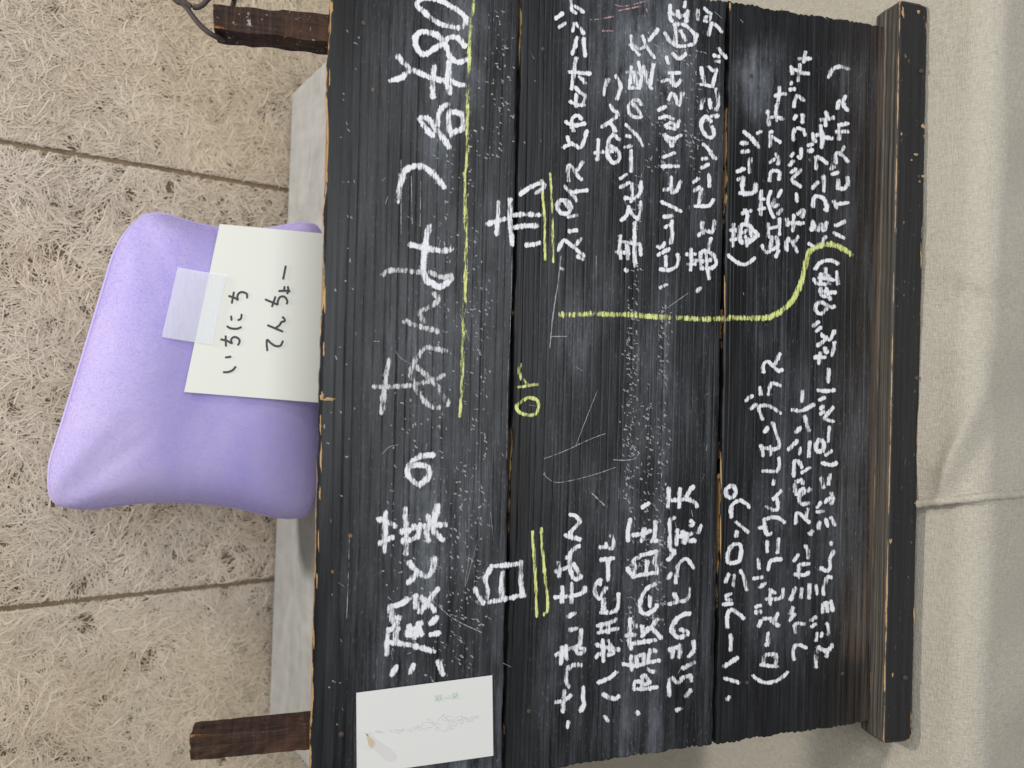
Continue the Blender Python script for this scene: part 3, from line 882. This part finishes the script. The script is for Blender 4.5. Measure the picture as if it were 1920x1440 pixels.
 ('chalk_menu_line', CHALK, 5.0, 'C3|137,15 142,8 150,5 158,6 163,9;149,14 148,25;161,18 163,32;135,26 140,31 150,32;143,20 143,32;141,24 158,27;152,22 152,32;143,36 144,44 150,46;150,36 152,44;155,41 160,41;152,46 155,49;142,40 150,40;158,56 157,58 151,56 144,52 138,56 138,62 144,65 149,60 151,56;135,79 141,74;138,85 143,80;144,88 148,94 140,101;149,91 152,94;159,84 155,92 152,95;148,103 149,108 152,107;159,97 158,105 156,112;136,114 148,114;143,109 141,121;152,127 152,142'
  '#C4|140,7 150,8 159,7;142,18 148,15;143,28 146,25;143,34 147,31;157,26 150,35 148,39 153,41 158,42;153,48 152,65;142,62 138,68 139,75 145,75 147,67 143,63;149,80 156,75;145,89 155,91 161,89;144,105 146,117;154,102 152,113;155,122 157,130 155,135;148,133 154,128;139,139 144,133'
  '#C5|139,0 147,-1;142,11 141,19;149,8 151,16;155,6 159,15;155,34 155,37;158,44 153,53;153,54 154,62 150,66 143,63;156,74 151,73 148,80 146,87 147,93;138,83 139,92;145,113 146,104 152,102;155,100 157,111;150,104 151,112;132,122 138,118;133,129 138,126;150,125 152,132 151,138;145,136 144,140;139,136 138,145'
  '#C6|139,8 138,20 138,31;141,8 149,12 155,8 156,5;151,12 150,19'),
 # ---- left-hand list
 ('chalk_menu_line', CHALK, 5.4, 'B5|41,3 47,4 52,10 48,16 42,22;36,26 45,29 53,31;42,22 41,27;52,38 46,41 42,47 41,60 43,70 48,76 54,72;45,58 50,66 52,72;28,56 29,64 29,73;25,67 36,63 41,61;36,52 42,50;24,96 36,95 50,93 57,89 58,84;33,84 32,102;43,80 43,103;38,118 47,114;40,133 49,131;54,132 53,144 52,150 48,152'
  '#B6|25,17 35,12 50,7;32,8 31,27;37,6 37,15 38,22;48,10 50,15 56,14 57,10 52,9;40,53 37,45 38,35 43,29 54,28;25,70 34,68 43,62;35,57 34,68 33,81;56,53 56,65 57,72 53,80;38,98 40,92'),
 ('chalk_menu_line', CHALK, 5.4, 'B5|87,26 90,33 89,40 85,41;75,40 84,38;82,35 82,40;76,54 90,52;84,54 84,77;75,76 71,80 69,87 71,95 75,97 80,88 82,85;76,76 75,82;79,97 79,110;76,113 86,113 93,110 96,102 96,92;72,128 84,125 94,121;73,136 85,133 95,131;76,126 76,136;84,124 84,136'
  '#B6|71,5 80,8 97,11;78,0 79,12 79,24;70,20 75,15;84,0 88,10;86,12 90,14 84,17;73,48 85,43 94,36;78,61 84,64 92,66 96,63;80,86 84,91'),
 ('chalk_menu_line', CHALK, 5.6, 'B5|109,8 107,20 107,33;112,26 125,24 132,21;125,18 122,33;137,10 137,24 134,33;132,33 139,32;106,63 110,70;111,73 125,70 140,68;113,72 115,62 113,55 120,50;120,49 132,46 139,44;127,68 128,55;139,44 137,55 140,69;137,81 128,86 122,95 120,105 122,113 130,114 138,108 139,104;131,95 131,106;109,120 108,135 108,144;112,123 116,130;122,128 124,135 130,130;140,120 134,128 126,136 122,140;132,128 140,138 144,142;104,139 115,138'
  '#B6|107,0 110,10;112,4 125,2 138,0;101,27 115,29 130,25 142,23;110,18 111,34;116,18 117,30;118,18 125,16;124,16 125,28;132,11 130,20 128,26;126,31 132,35 137,36;134,11 138,13;113,55 114,48 120,46;122,42 126,40 130,47;120,47 126,50 131,47;113,55 125,55 139,53;123,42 122,55;116,81 119,83'),
 ('chalk_menu_line', CHALK, 5.4, 'B4|152,117 152,128 151,138;155,131 165,130 175,130 182,134 184,138;165,118 164,139;172,127 176,120 180,115;122,139 130,134'
  '#B5|159,6 154,10 154,25 154,40 159,47;161,72 161,73;159,43 154,52 151,54;162,20 161,37;168,22 170,35;175,25 170,35;162,28 178,24;177,10 180,13 176,16;172,33 182,32;189,15 185,24;160,80 161,70 163,60 170,53 176,56 180,63;151,75 155,69;152,104 162,101 172,99 176,90 176,86;158,92 163,100;176,114 168,116 160,122 156,130 158,138 165,141 172,138 173,135 165,132'
  '#B6|152,11 162,8 166,6;157,8 156,20;165,5 164,20;180,1 180,12 174,19;168,32 181,25;153,63 153,50 156,43 162,48 168,43 176,40 178,47;178,56 171,63;161,79 166,77'),
 ('chalk_menu_line', CHALK, 5.2, 'C4|43,114 37,118 37,125 43,128 48,121 44,114;42,144 44,136 52,131 60,135 63,139'
  '#C5|42,-2 43,6;48,11 55,17 62,23;49,22 48,28;42,39 39,48 40,57 50,56 53,50 53,38 47,36 42,39;36,79 40,70;45,83 46,71;53,66 57,74 60,88;36,95 42,92;37,98 42,99;34,104 43,103;38,130 38,118 42,110 50,114 57,120;42,138 42,144'
  '#C6|42,-4 42,12;34,30 50,20;35,43 52,48;37,67 41,64'),
 ('chalk_menu_line', CHALK, 4.9, 'C3|79,131 79,122 84,119 90,124 95,129 100,128;92,122 97,110'
  '#C4|75,4 76,12;85,12 86,3 90,-1 98,2;59,19 66,13;64,28 71,23;78,40 75,32 74,26 82,24 90,27 98,33;80,54 84,49;89,43 92,52 95,60 97,68;97,68 95,72 88,74;76,69 79,81;78,72 90,73;86,70 87,80;78,98 88,98 94,98 97,92 96,83;90,113 91,108;99,120 90,130;94,128 95,140 90,142;82,138 90,142'
  '#C5|74,18 80,17;80,8 82,24 88,24;81,8 90,6 98,8 102,12;83,33 83,45;96,30 95,46;84,65 86,57 90,54 99,53;73,53 74,64;68,75 78,73;74,85 81,80;86,87 86,104;82,98 93,98 100,95 101,86;87,88 92,91;70,107 76,105;70,113 76,112;73,129 76,122;79,120 88,120;95,114 91,124 96,128;87,122 92,126;84,136 84,148 81,150'
  '#C6|79,28 80,18 88,16 93,17 93,28;76,28 95,30;67,40 75,46 83,48 93,46 101,41 106,36'),
 ('chalk_menu_line', CHALK, 4.9, 'C4|123,8 122,20;111,29 122,30 136,23;125,36 130,53;115,54 121,49;107,74 117,64;121,72 119,79;131,65 130,82;113,104 114,88 118,87 122,94;122,100 131,94;115,110 122,108 123,113;114,112 116,124 124,117;132,118 122,124 119,130 122,135 130,134;129,140 127,150'
  '#C5|115,13 116,2 120,2 126,8 131,12;131,25 134,21;126,38 129,44 129,52;113,55 118,48;118,68 119,60 130,58;114,70 124,71 130,68;119,62 119,74;109,99 115,85;122,86 121,97;131,81 130,97;109,115 112,107;108,122 114,115;115,136 115,126 125,126'
  '#C6|113,22 112,12 115,6 121,6 127,9'),
]


class Ribbons:
    def __init__(self): self.V = []; self.F = []; self.core = []; self.k = 0

    def add(self, P, wpx, n0=0.0009, rag=0.10, taper=True):
        P = catmull(P, 1.1)
        if len(P) < 2: return
        tg = np.gradient(P, axis=0); ln = np.linalg.norm(tg, axis=1)[:, None]; tg = tg / np.maximum(ln, 1e-6)
        # round the ends off with an extra half width
        P = np.vstack([P[0] - tg[0] * wpx * 0.32, P, P[-1] + tg[-1] * wpx * 0.32]); tg = np.vstack([tg[:1], tg, tg[-1:]])
        nr = np.stack([-tg[:, 1], tg[:, 0]], 1)
        m = len(P); ph = random.uniform(0, 99)
        wv = wpx * (0.86 + 0.30 * vnoise(np.arange(m) * 0.16 + ph, 2)) * 0.5
        if taper: wv[0] *= 0.55; wv[-1] *= 0.5
        press = random.uniform(0.82, 1.12); pr = press * (0.80 + 0.32 * vnoise(np.arange(m) * 0.07 + ph, 6))
        nn = n0 + (self.k % 60) * 0.000008; self.k += 1
        o = len(self.V)
        offs = (-1, -0.6, 0, 0.6, 1)
        for i in range(m):
            for q in offs:
                j = 1 + (random.uniform(-rag, rag) * 2 if abs(q) == 1 else 0)
                p = P[i] + nr[i] * wv[i] * q * j
                self.V.append(onb(p[0], p[1], nn)); self.core.append(pr[i] * ({0: 1.0, 0.6: 0.82, 1: 0.0}[abs(q)] if 0 < i < m - 1 else (0.35 if abs(q) < 1 else 0.0)))
        for i in range(m - 1):
            for q in range(4):
                a = o + i * 5 + q
                self.F.append((a, a + 5, a + 6, a + 1))

    def build(self, name, mat, parent): return obj(name, self.V, self.F, mat, parent, False, {'core': self.core})


for name, mat, wl, txt in WRITING:
    rb = Ribbons()
    for blk in txt.split('#'):
        tile, st = blk.split('|'); ox, oy = TILES[tile]
        for s_ in st.split(';'):
            pts = np.array([[float(c) for c in p.split(',')] for p in s_.split()])
            pts = pts * (10 / 6.0) + np.array([ox, oy])
            rb.add(pts, wl * (10 / 6.0) * random.uniform(1.02, 1.18))
    rb.build(name, mat, board)

# chalk dust flecks caught in the brushed grain, and old scratches
r_ = np.random.default_rng(5)
rb = Ribbons()
rows = [(1190, 330, 1250, 300, 5), (1216, 700, 1180, 190, 6), (1243, 560, 1180, 320, 7), (1178, 560, 960, 90, 5), (826, 240, 1280, 260, 13), (880, 240, 1270, 230, 9),
        (905, 480, 1180, 90, 9), (760, 700, 1230, 140, 22), (1225, 60, 330, 160, 25), (1290, 90, 330, 70, 14), (860, 860, 1250, 120, 10), (930, 20, 300, 80, 18), (640, 20, 1380, 40, 14)]
for px, y0, y1, cnt, sp in rows:
    yc = r_.uniform(y0, y1, cnt); xc = px + (25 / 1440) * (720 - yc) + r_.normal(0, sp, cnt)
    for x, y in zip(xc[::2] if cnt > 100 else xc, yc[::2] if cnt > 100 else yc):
        if abs(x - (945 + 33 * (1440 - y) / 1440)) < 9: continue
        a = r_.normal(0.7, 0.5); L = r_.uniform(1.5, 6.5)
        c, s_ = math.cos(a), math.sin(a)
        rb.add([(x - c * L * 0.5, y - s_ * L * 0.5), (x + r_.normal(0, 1.0), y + r_.normal(0, 1)), (x + c * L * 0.5, y + s_ * L * 0.5)], r_.uniform(1.0, 3.2), 0.0005, 0.5)
fleck = rb.build('chalk_residue', FLECK, board); fleck['kind'] = 'stuff'
rb = Ribbons()
for pts, wd in (([(1018, 861), (1060, 845), (1103, 825), (1135, 813)], 1.5), ([(1018, 888), (1040, 904), (1075, 900), (1120, 888), (1155, 876)], 1.4), ([(1120, 733), (1105, 770), (1080, 835)], 1.3),
                ([(1052, 480), (1046, 530), (1037, 590), (1031, 652)], 2.6), ([(810, 1125), (850, 1160), (903, 1186)], 2.4), ([(714, 854), (730, 838), (748, 834)], 1.2), ([(1110, 925), (1134, 948)], 2.6),
                ([(1118, 480), (1117, 528)], 1.8), ([(1247, 580), (1290, 550)], 1.2), ([(741, 658), (752, 672), (770, 682)], 1.2), ([(960, 480), (957, 600), (952, 720), (950, 860)], 1.0), ([(757, 400), (783, 420), (790, 425)], 1.0),
                ([(752, 300), (752, 440)], 1.4), ([(771, 330), (773, 420)], 1.4), ([(789, 340), (788, 425)], 1.8), ([(700, 640), (711, 640)], 1.6), ([(1034, 631), (1062, 631)], 2.4), ([(634, 1092), (646, 1100)], 1.2),
                ([(1150, 862), (1170, 863), (1190, 860), (1198, 850)], 2.2), ([(863, 590), (880, 640)], 1.0), ([(655, 1010), (652, 1110), (650, 1160)], 1.6), ([(920, 960), (925, 1012)], 0.9), ([(880, 1040), (872, 1100), (895, 1013)], 0.9)):
    rb.add(pts, wd, 0.0006, 0.4)
for _ in range(34):
    x, y = r_.uniform(640, 1600), r_.uniform(20, 1330); L = r_.uniform(4, 22); a = r_.normal(1.2, 0.7)
    rb.add([(x, y), (x + L * math.cos(a), y + L * math.sin(a))], r_.uniform(0.7, 1.3), 0.0006, 0.4)
rb.build('scratches', FLECK, board)['kind'] = 'stuff'
rb = Ribbons()
for pts in ([(1150, 8), (1165, 12), (1185, 9), (1215, 1)], [(1106, 37), (1122, 36), (1150, 31)], [(1129, 58), (1150, 58)], [(1212, 16), (1216, 32)], [(1160, 20), (1200, 12)]):
    rb.add(pts, 4.0)
rb.build('chalk_smudge', PCHALK, board)

# ------------------------------------------------------------------ small printed card pinned on the board
card = thing('card', 'small white card on the menu board, printed with a pale pencil and tiny green lettering', 'card')
card.matrix_world = mb


def flatpoly(name, pts, n, mat, parent, fn=onb, th=0.0):
    V = [fn(px, py, n) for px, py in pts]
    k = len(V); fs = [tuple(range(k))]
    if th:
        V += [fn(px, py, n - th) for px, py in pts]
        fs += [tuple(range(k, 2 * k))[::-1]] + [(i, i + k, (i + 1) % k + k, (i + 1) % k) for i in range(k)]
    return obj(name, V, fs, mat, parent)


flatpoly('sheet', [(668, 1299), (923, 1266), (925, 1417), (669, 1453)], 0.0024, CARD, card, th=0.0009)


def zr(pts, ox, oy, s_): return [(ox + x / s_, oy + y / s_) for x, y in pts]


def ell(cx, cy, a, b, rot=0, k=14): return [(cx + a * math.cos(t) * math.cos(rot) - b * math.sin(t) * math.sin(rot), cy + a * math.cos(t) * math.sin(rot) + b * math.sin(t) * math.cos(rot)) for t in np.linspace(0, 2 * math.pi, k)]


PZ = (660, 1340, 13.714)
GREYP = mat_plain('pale_grey_print', (0.675, 0.660, 0.650), 0.7, 0.2, 0.02)
PALEP = mat_plain('off_white_print', (0.705, 0.705, 0.685), 0.7, 0.2, 0.02)
TANP = mat_plain('tan_print', (0.60, 0.495, 0.37), 0.7, 0.2, 0.05)
LINEP = mat_plain('grey_line_print', (0.60, 0.605, 0.60), 0.7, 0.2, 0.04)
GREENP = mat_plain('green_print', (0.38, 0.56, 0.38), 0.7, 0.2, 0.05)
LEADP = mat_plain('dark_green_print', (0.22, 0.26, 0.16), 0.7, 0.2, 0.05)
flatpoly('pencil_print', zr([(520, 560), (700, 690), (900, 830), (1060, 950), (1140, 1040), (1130, 1110), (1060, 1190), (960, 1212), (870, 1180), (700, 1020), (540, 870)], *PZ), 0.00255, GREYP, card)
flatpoly('pencil_print', zr([(165, 590), (195, 470), (250, 435), (345, 465), (385, 560), (410, 700), (430, 800), (500, 862), (430, 885), (250, 870), (170, 830), (118, 760), (150, 660)], *PZ), 0.00265, PALEP, card)
flatpoly('pencil_print', zr([(375, 535), (440, 545), (545, 660), (576, 740), (545, 820), (510, 856), (425, 800), (405, 690)], *PZ), 0.00275, TANP, card)
flatpoly('pencil_print', zr([(358, 472), (400, 510), (440, 547), (378, 540)], *PZ), 0.00285, LEADP, card)
rb = Ribbons()
GZ = (760, 1260, 9.6)
for e in ([ell(640, 430, 38, 22), ell(745, 450, 48, 22, -0.1), ell(1000, 420, 26, 22), [(1090, 410), (1130, 375), (1160, 400), (1235, 400), (1240, 450), (1180, 475), (1130, 430), (1090, 415)], [(1260, 410), (1330, 365), (1290, 420)], [(380, 500), (450, 470), (500, 480), (440, 520)]]):
    rb.add(zr(e, *PZ), 0.85, 0.0027, 0.1, False)
for e in ([ell(82, 1050, 42, 20), ell(160, 1005, 34, 22), [(205, 975), (240, 960), (225, 1000), (270, 1000), (300, 950), (300, 920)], [(300, 930), (340, 910), (400, 905), (470, 915), (505, 940)], ell(428, 862, 22, 20), ell(485, 918, 24, 16),
           [(210, 1010), (240, 1045), (290, 1035), (340, 1010)], [(360, 1050), (370, 1005), (420, 1000), (480, 985), (530, 950), (600, 930), (650, 950)], [(540, 1040), (560, 1055), (620, 1020), (600, 980), (560, 1000), (540, 1040)],
           [(655, 1030), (670, 1062), (710, 1070), (760, 1040), (765, 1000), (790, 960), (850, 950), (905, 975)], ell(830, 1010, 30, 20, -0.3), [(570, 885), (600, 850), (630, 820), (660, 825), (680, 860), (720, 870), (760, 855)], ell(682, 785, 17, 17),
           [(720, 830), (760, 795), (830, 800), (880, 830), (870, 865), (800, 870), (740, 845), (720, 830)], [(770, 870), (780, 910), (850, 905), (910, 890), (930, 930), (900, 970)], [(920, 830), (950, 805), (1040, 800), (1000, 850), (930, 870)],
           [(950, 880), (1000, 870), (1050, 850), (1050, 890), (990, 930), (960, 900)], ell(1090, 830, 30, 16), [(1110, 860), (1160, 855), (1210, 800), (1225, 860), (1150, 885), (1095, 895)], ell(1285, 810, 36, 17)]):
    rb.add(zr(e, *GZ), 0.75, 0.0027, 0.1, False)
rb.build('sketch_print', LINEP, card)
rb = Ribbons()
for e in ([(540, 430), (595, 415)], [(540, 430), (540, 530)], [(545, 455), (595, 445)], [(560, 470), (600, 465)], [(555, 490), (600, 490)], [(570, 455), (572, 500)], [(590, 455), (590, 500)], [(545, 510), (605, 505)], [(555, 525), (545, 542)], [(595, 515), (605, 535)],
          [(620, 420), (625, 450)], [(620, 420), (650, 415), (655, 445)], [(615, 465), (660, 455), (635, 495), (612, 525)], [(625, 470), (650, 500), (682, 520)],
          [(735, 430), (750, 455)], [(790, 420), (805, 440), (790, 470), (760, 478), (745, 462), (702, 486)],
          [(835, 400), (960, 390)], [(870, 375), (874, 410)], [(920, 365), (918, 408)], [(850, 422), (875, 435)], [(890, 415), (900, 435)], [(930, 410), (915, 432)], [(840, 445), (960, 432)], [(895, 430), (900, 490)], [(890, 450), (845, 490)], [(905, 448), (955, 488)], [(988, 468), (994, 474)], [(1040, 460), (1048, 464)]):
    rb.add(zr(e, *GZ), 0.6, 0.0027, 0.1, False)
rb.build('lettering', GREENP, card)

# ------------------------------------------------------------------ lilac cushion on the plinth
cy0 = 0.815
CT = math.radians(11)
CN = np.array([0, -math.cos(CT), math.sin(CT)]); CP = np.array([0, cy0, ZT])
CU = np.array([0, math.sin(CT), math.cos(CT)])


def onc(px, py, n=0.0):
    return onplane(px, py, CP + CN * n, CN)


def cushion():
    TL, TR = onc(58, 978), onc(246, 370)
    BL = onc(640, 1000); BR = onc(640, 396)
    # rest the lower corners on the plinth
    for P in (BL, BR): P += CU * ((ZT + 0.004 - P[2]) / CU[2])
    n = 150
    t = np.linspace(-1, 1, n)
    t = np.sign(t) * (1 - (1 - np.abs(t)) ** 1.35)
    S, Tt = np.meshgrid(t, t, indexing='ij')
    pin = 0.17
    s2 = S * (1 - pin * (1 - Tt ** 2) * np.abs(S) ** 1.5); t2 = Tt * (1 - np.where(Tt > 0, 0.02, 0.05) * (1 - S ** 2) * np.abs(Tt) ** 1.5)
    u = (s2 + 1) / 2; v = (t2 + 1) / 2
    P = ((1 - u) * (1 - v))[..., None] * BL + (u * (1 - v))[..., None] * BR + ((1 - u) * v)[..., None] * TL + (u * v)[..., None] * TR
    # blunt the corners
    r2 = np.maximum(S ** 2 + Tt ** 2 - 1.35, 0) / 0.65
    ctr = (BL + BR + TL + TR) / 4
    P = P + (ctr - P) * (0.13 * r2 ** 1.3)[..., None]
    prof = np.clip((1 - S ** 4) * (1 - Tt ** 4), 0, 1) ** 0.46
    thick = 0.068 * prof
    # creases running into the corners, soft dents
    for sx_, sy_, a in ((-1, 1, 1.0), (1, 1, 0.9), (-1, -1, 0.6), (1, -1, 0.6)):
        dx, dy = S * sx_, Tt * sy_
        along = (dx + dy) / 2; acr = (dx - dy)
        for off, am in ((0.10, 1.0), (-0.16, 0.7), (0.36, 0.35)):
            thick = thick - a * am * 0.0048 * np.exp(-((acr - off * (1.2 - along)) / 0.11) ** 2) * np.clip((along - 0.35) / 0.3, 0, 1) * prof
    thick = thick * (1 + 0.10 * (vnoise2(S * 2.2 + 5, Tt * 2.2, 8) - 0.5))
    front = P + CN * (thick)[..., None]
    back = P - CN * (thick * 0.8)[..., None]
    V = np.vstack([front.reshape(-1, 3), back.reshape(-1, 3)])
    V[:, 2] = np.maximum(V[:, 2], ZT + 0.0008)
    fs = grid_faces(n, n, 0) + grid_faces(n, n, n * n, True)
    rim = [i * n for i in range(n)] + [(n - 1) * n + j for j in range(1, n)] + [i * n + n - 1 for i in range(n - 2, -1, -1)] + [j for j in range(n - 2, 0, -1)]
    for a_, b_ in zip(rim, rim[1:] + rim[:1]): fs.append((b_, a_, a_ + n * n, b_ + n * n))
    # the pile: short fibres standing on the front
    du = np.gradient(front, axis=0); dv = np.gradient(front, axis=1)
    nrm = np.cross(du, dv); nrm /= np.linalg.norm(nrm, axis=2)[..., None] + 1e-12
    if nrm[n // 2, n // 2].dot(CN) < 0: nrm = -nrm
    rr = np.random.default_rng(77); m = 240000
    ar = np.linalg.norm(np.cross(du, dv), axis=2)[:-1, :-1].ravel(); idx = rr.choice(len(ar), m, p=ar / ar.sum())
    ii, jj = idx // (n - 1), idx % (n - 1); fu, fv = rr.random(m)[:, None], rr.random(m)[:, None]
    root = (front[ii, jj] * (1 - fu) * (1 - fv) + front[ii + 1, jj] * fu * (1 - fv) + front[ii, jj + 1] * (1 - fu) * fv + front[ii + 1, jj + 1] * fu * fv)
    nn_ = nrm[ii, jj]
    lean = rr.normal(0, 0.55, (m, 3)) + np.array([0.25, 0, -0.35])
    tip = root + (nn_ + lean * 0.8) * rr.uniform(0.0003, 0.0008, m)[:, None]
    sidev = np.cross(nn_, rr.normal(0, 1, (m, 3))); sidev *= 0.00014 / (np.linalg.norm(sidev, axis=1)[:, None] + 1e-12)
    base_i = len(V)
    V = np.vstack([V, np.stack([root - sidev, root + sidev, tip], 1).reshape(-1, 3)])
    fs = fs + [(base_i + 3 * q, base_i + 3 * q + 1, base_i + 3 * q + 2) for q in range(m)]
    me = obj('cushion', V, fs, VELVET, None, True)
    pip = [V[i] for i in rim] ; pip = np.array([(V[i] + V[i + n * n]) / 2 for i in rim])
    pip = pip + 0.0012 * (pip - ctr) / np.linalg.norm(pip - ctr, axis=1)[:, None]
    pv, pf = tube(np.vstack([pip, pip[:1]]), 0.0021, 8)
    pv = np.array(pv); pv[:, 2] = np.maximum(pv[:, 2], ZT + 0.0006)
    obj('piping', pv, pf, VELVET, me, True)
    tag(me, 'plump lilac velvet cushion standing on the grey plinth behind the menu board', 'cushion')
    return front, n, t


front, cn_, ct_ = cushion()

# note taped to the cushion
N0 = 0.0745
NT_ = math.radians(11)
note = thing('note', 'ivory paper note taped to the lilac cushion, two handwritten lines on it', 'note')


def onn(px, py, n=0.0):
    """point on the note's sheet: tilted plane in front of the cushion, corner bowing back a little"""
    P = onplane(px, py, CP + CN * (N0 + n), CN)
    return P


def sheet(name, quad, n, th, mat, parent, nu=30, nv=30, bow=0.0, fn=onn):
    q = [np.array(p, float) for p in quad]
    V = []
    for lay in (0, 1):
        for i in range(nu):
            for j in range(nv):
                u, v = i / (nu - 1), j / (nv - 1)
                p = q[0] * (1 - u) * (1 - v) + q[1] * u * (1 - v) + q[2] * u * v + q[3] * (1 - u) * v
                b = bow * (math.sin(math.pi * v) - 1) * (1 - 0.5 * u)
                V.append(fn(p[0], p[1], n + b - lay * th))
    fs = grid_faces(nu, nv, 0) + grid_faces(nu, nv, nu * nv, True)
    rim = [i * nv for i in range(nu)] + [(nu - 1) * nv + j for j in range(1, nv)] + [i * nv + nv - 1 for i in range(nu - 2, -1, -1)] + [j for j in range(nv - 2, 0, -1)]
    for a_, b_ in zip(rim, rim[1:] + rim[:1]): fs.append((b_, a_, a_ + nu * nv, b_ + nu * nv))
    return obj(name, V, fs, mat, parent, False)


sheet('sheet', [(412, 420), (632, 440), (622, 757), (345, 735)], 0.0, 0.0004, PAPER, note)

INKS = ('408,1090 440,1088 468,1076 486,1055;422,995 455,990;422,857 424,922;392,879 430,888 462,905;462,905 458,880 475,864 500,870 512,890 502,915;432,795 455,808 495,810 522,800;457,730 460,755;502,755 520,745 525,718;'
        '475,575 462,645;443,600 480,612 500,625;500,625 498,600 510,580 535,575 558,588 560,612;690,950 686,905 690,882 715,905 745,922 775,918 790,890;693,788 740,808 788,828;745,806 770,785 780,768 800,762 800,748 788,735;'
        '742,605 720,668;678,622 720,640 755,655;755,655 760,625 775,605 800,605 818,630 815,650;765,568 800,566 835,568;800,540 798,565;822,540 825,565 818,585;808,408 802,440 792,490')
rb = Ribbons()
SAVE = onb


def ribbons_on(fn, n0):
    class R2(Ribbons):
        def add(self, P, wpx):
            global onb
            P = catmull(P, 1.0)
            tg = np.gradient(P, axis=0); tg /= np.maximum(np.linalg.norm(tg, axis=1)[:, None], 1e-6)
            P = np.vstack([P[0] - tg[0] * wpx * 0.3, P, P[-1] + tg[-1] * wpx * 0.3]); tg = np.vstack([tg[:1], tg, tg[-1:]])
            nr = np.stack([-tg[:, 1], tg[:, 0]], 1); m = len(P); o = len(self.V)
            ww = wpx * 0.5 * np.ones(m); ww[0] *= 0.5; ww[-1] *= 0.5
            nn = n0 + (self.k % 40) * 0.00001; self.k += 1
            for i in range(m):
                for q in (-1, 1):
                    p = P[i] + nr[i] * ww[i] * q
                    self.V.append(fn(p[0], p[1], nn)); self.core.append(1.0)
            for i in range(m - 1):
                a = o + i * 2
                self.F.append((a, a + 2, a + 3, a + 1))
    return R2()


rb = ribbons_on(onn, 0.0004)
for s_ in INKS.split(';'):
    rb.add([(300 + float(p.split(',')[0]) / 3.429, 380 + float(p.split(',')[1]) / 3.429) for p in s_.split()], 4.1)
rb.build('lettering', INK, note)

tape = sheet('adhesive_tape', [(333, 501), (425, 517), (398, 647), (303, 632)], 0.0012, 0.0002, TAPE, None, 14, 14)
tag(tape, 'wide strip of frosted translucent tape holding the paper note to the cushion', 'tape')

# ------------------------------------------------------------------ cord round the right-hand post
cp = [(285, -60, -0.02), (325, -4, -0.022), (345, 9, -0.022), (362, 31, -0.022), (378, 50, -0.022), (396, 64, -0.022), (410, 71, -0.026), (420, 73, -0.036), (426, 60, -0.0465), (430, 40, -0.0465), (436, 12, -0.0465),
      (439, 3, -0.030), (437, -4, -0.014), (425, -14, -0.010), (408, -16, -0.012), (392, -4, -0.016), (380, 9, -0.018), (367, 14, -0.020), (353, 9, -0.020), (340, -4, -0.020), (318, -40, -0.02)]
pts3 = np.array([B0 + BX * q[0] + BU * q[1] + BN * q[2] for q in (onb(px, py, n) for px, py, n in cp)])
cv, cf = tube(catmull(pts3, 0.002), 0.0021, 10)
cord = obj('cord', cv, cf, CORD, None, True)
tag(cord, 'thin dark brown cord looped round the top of the right easel post', 'cord')
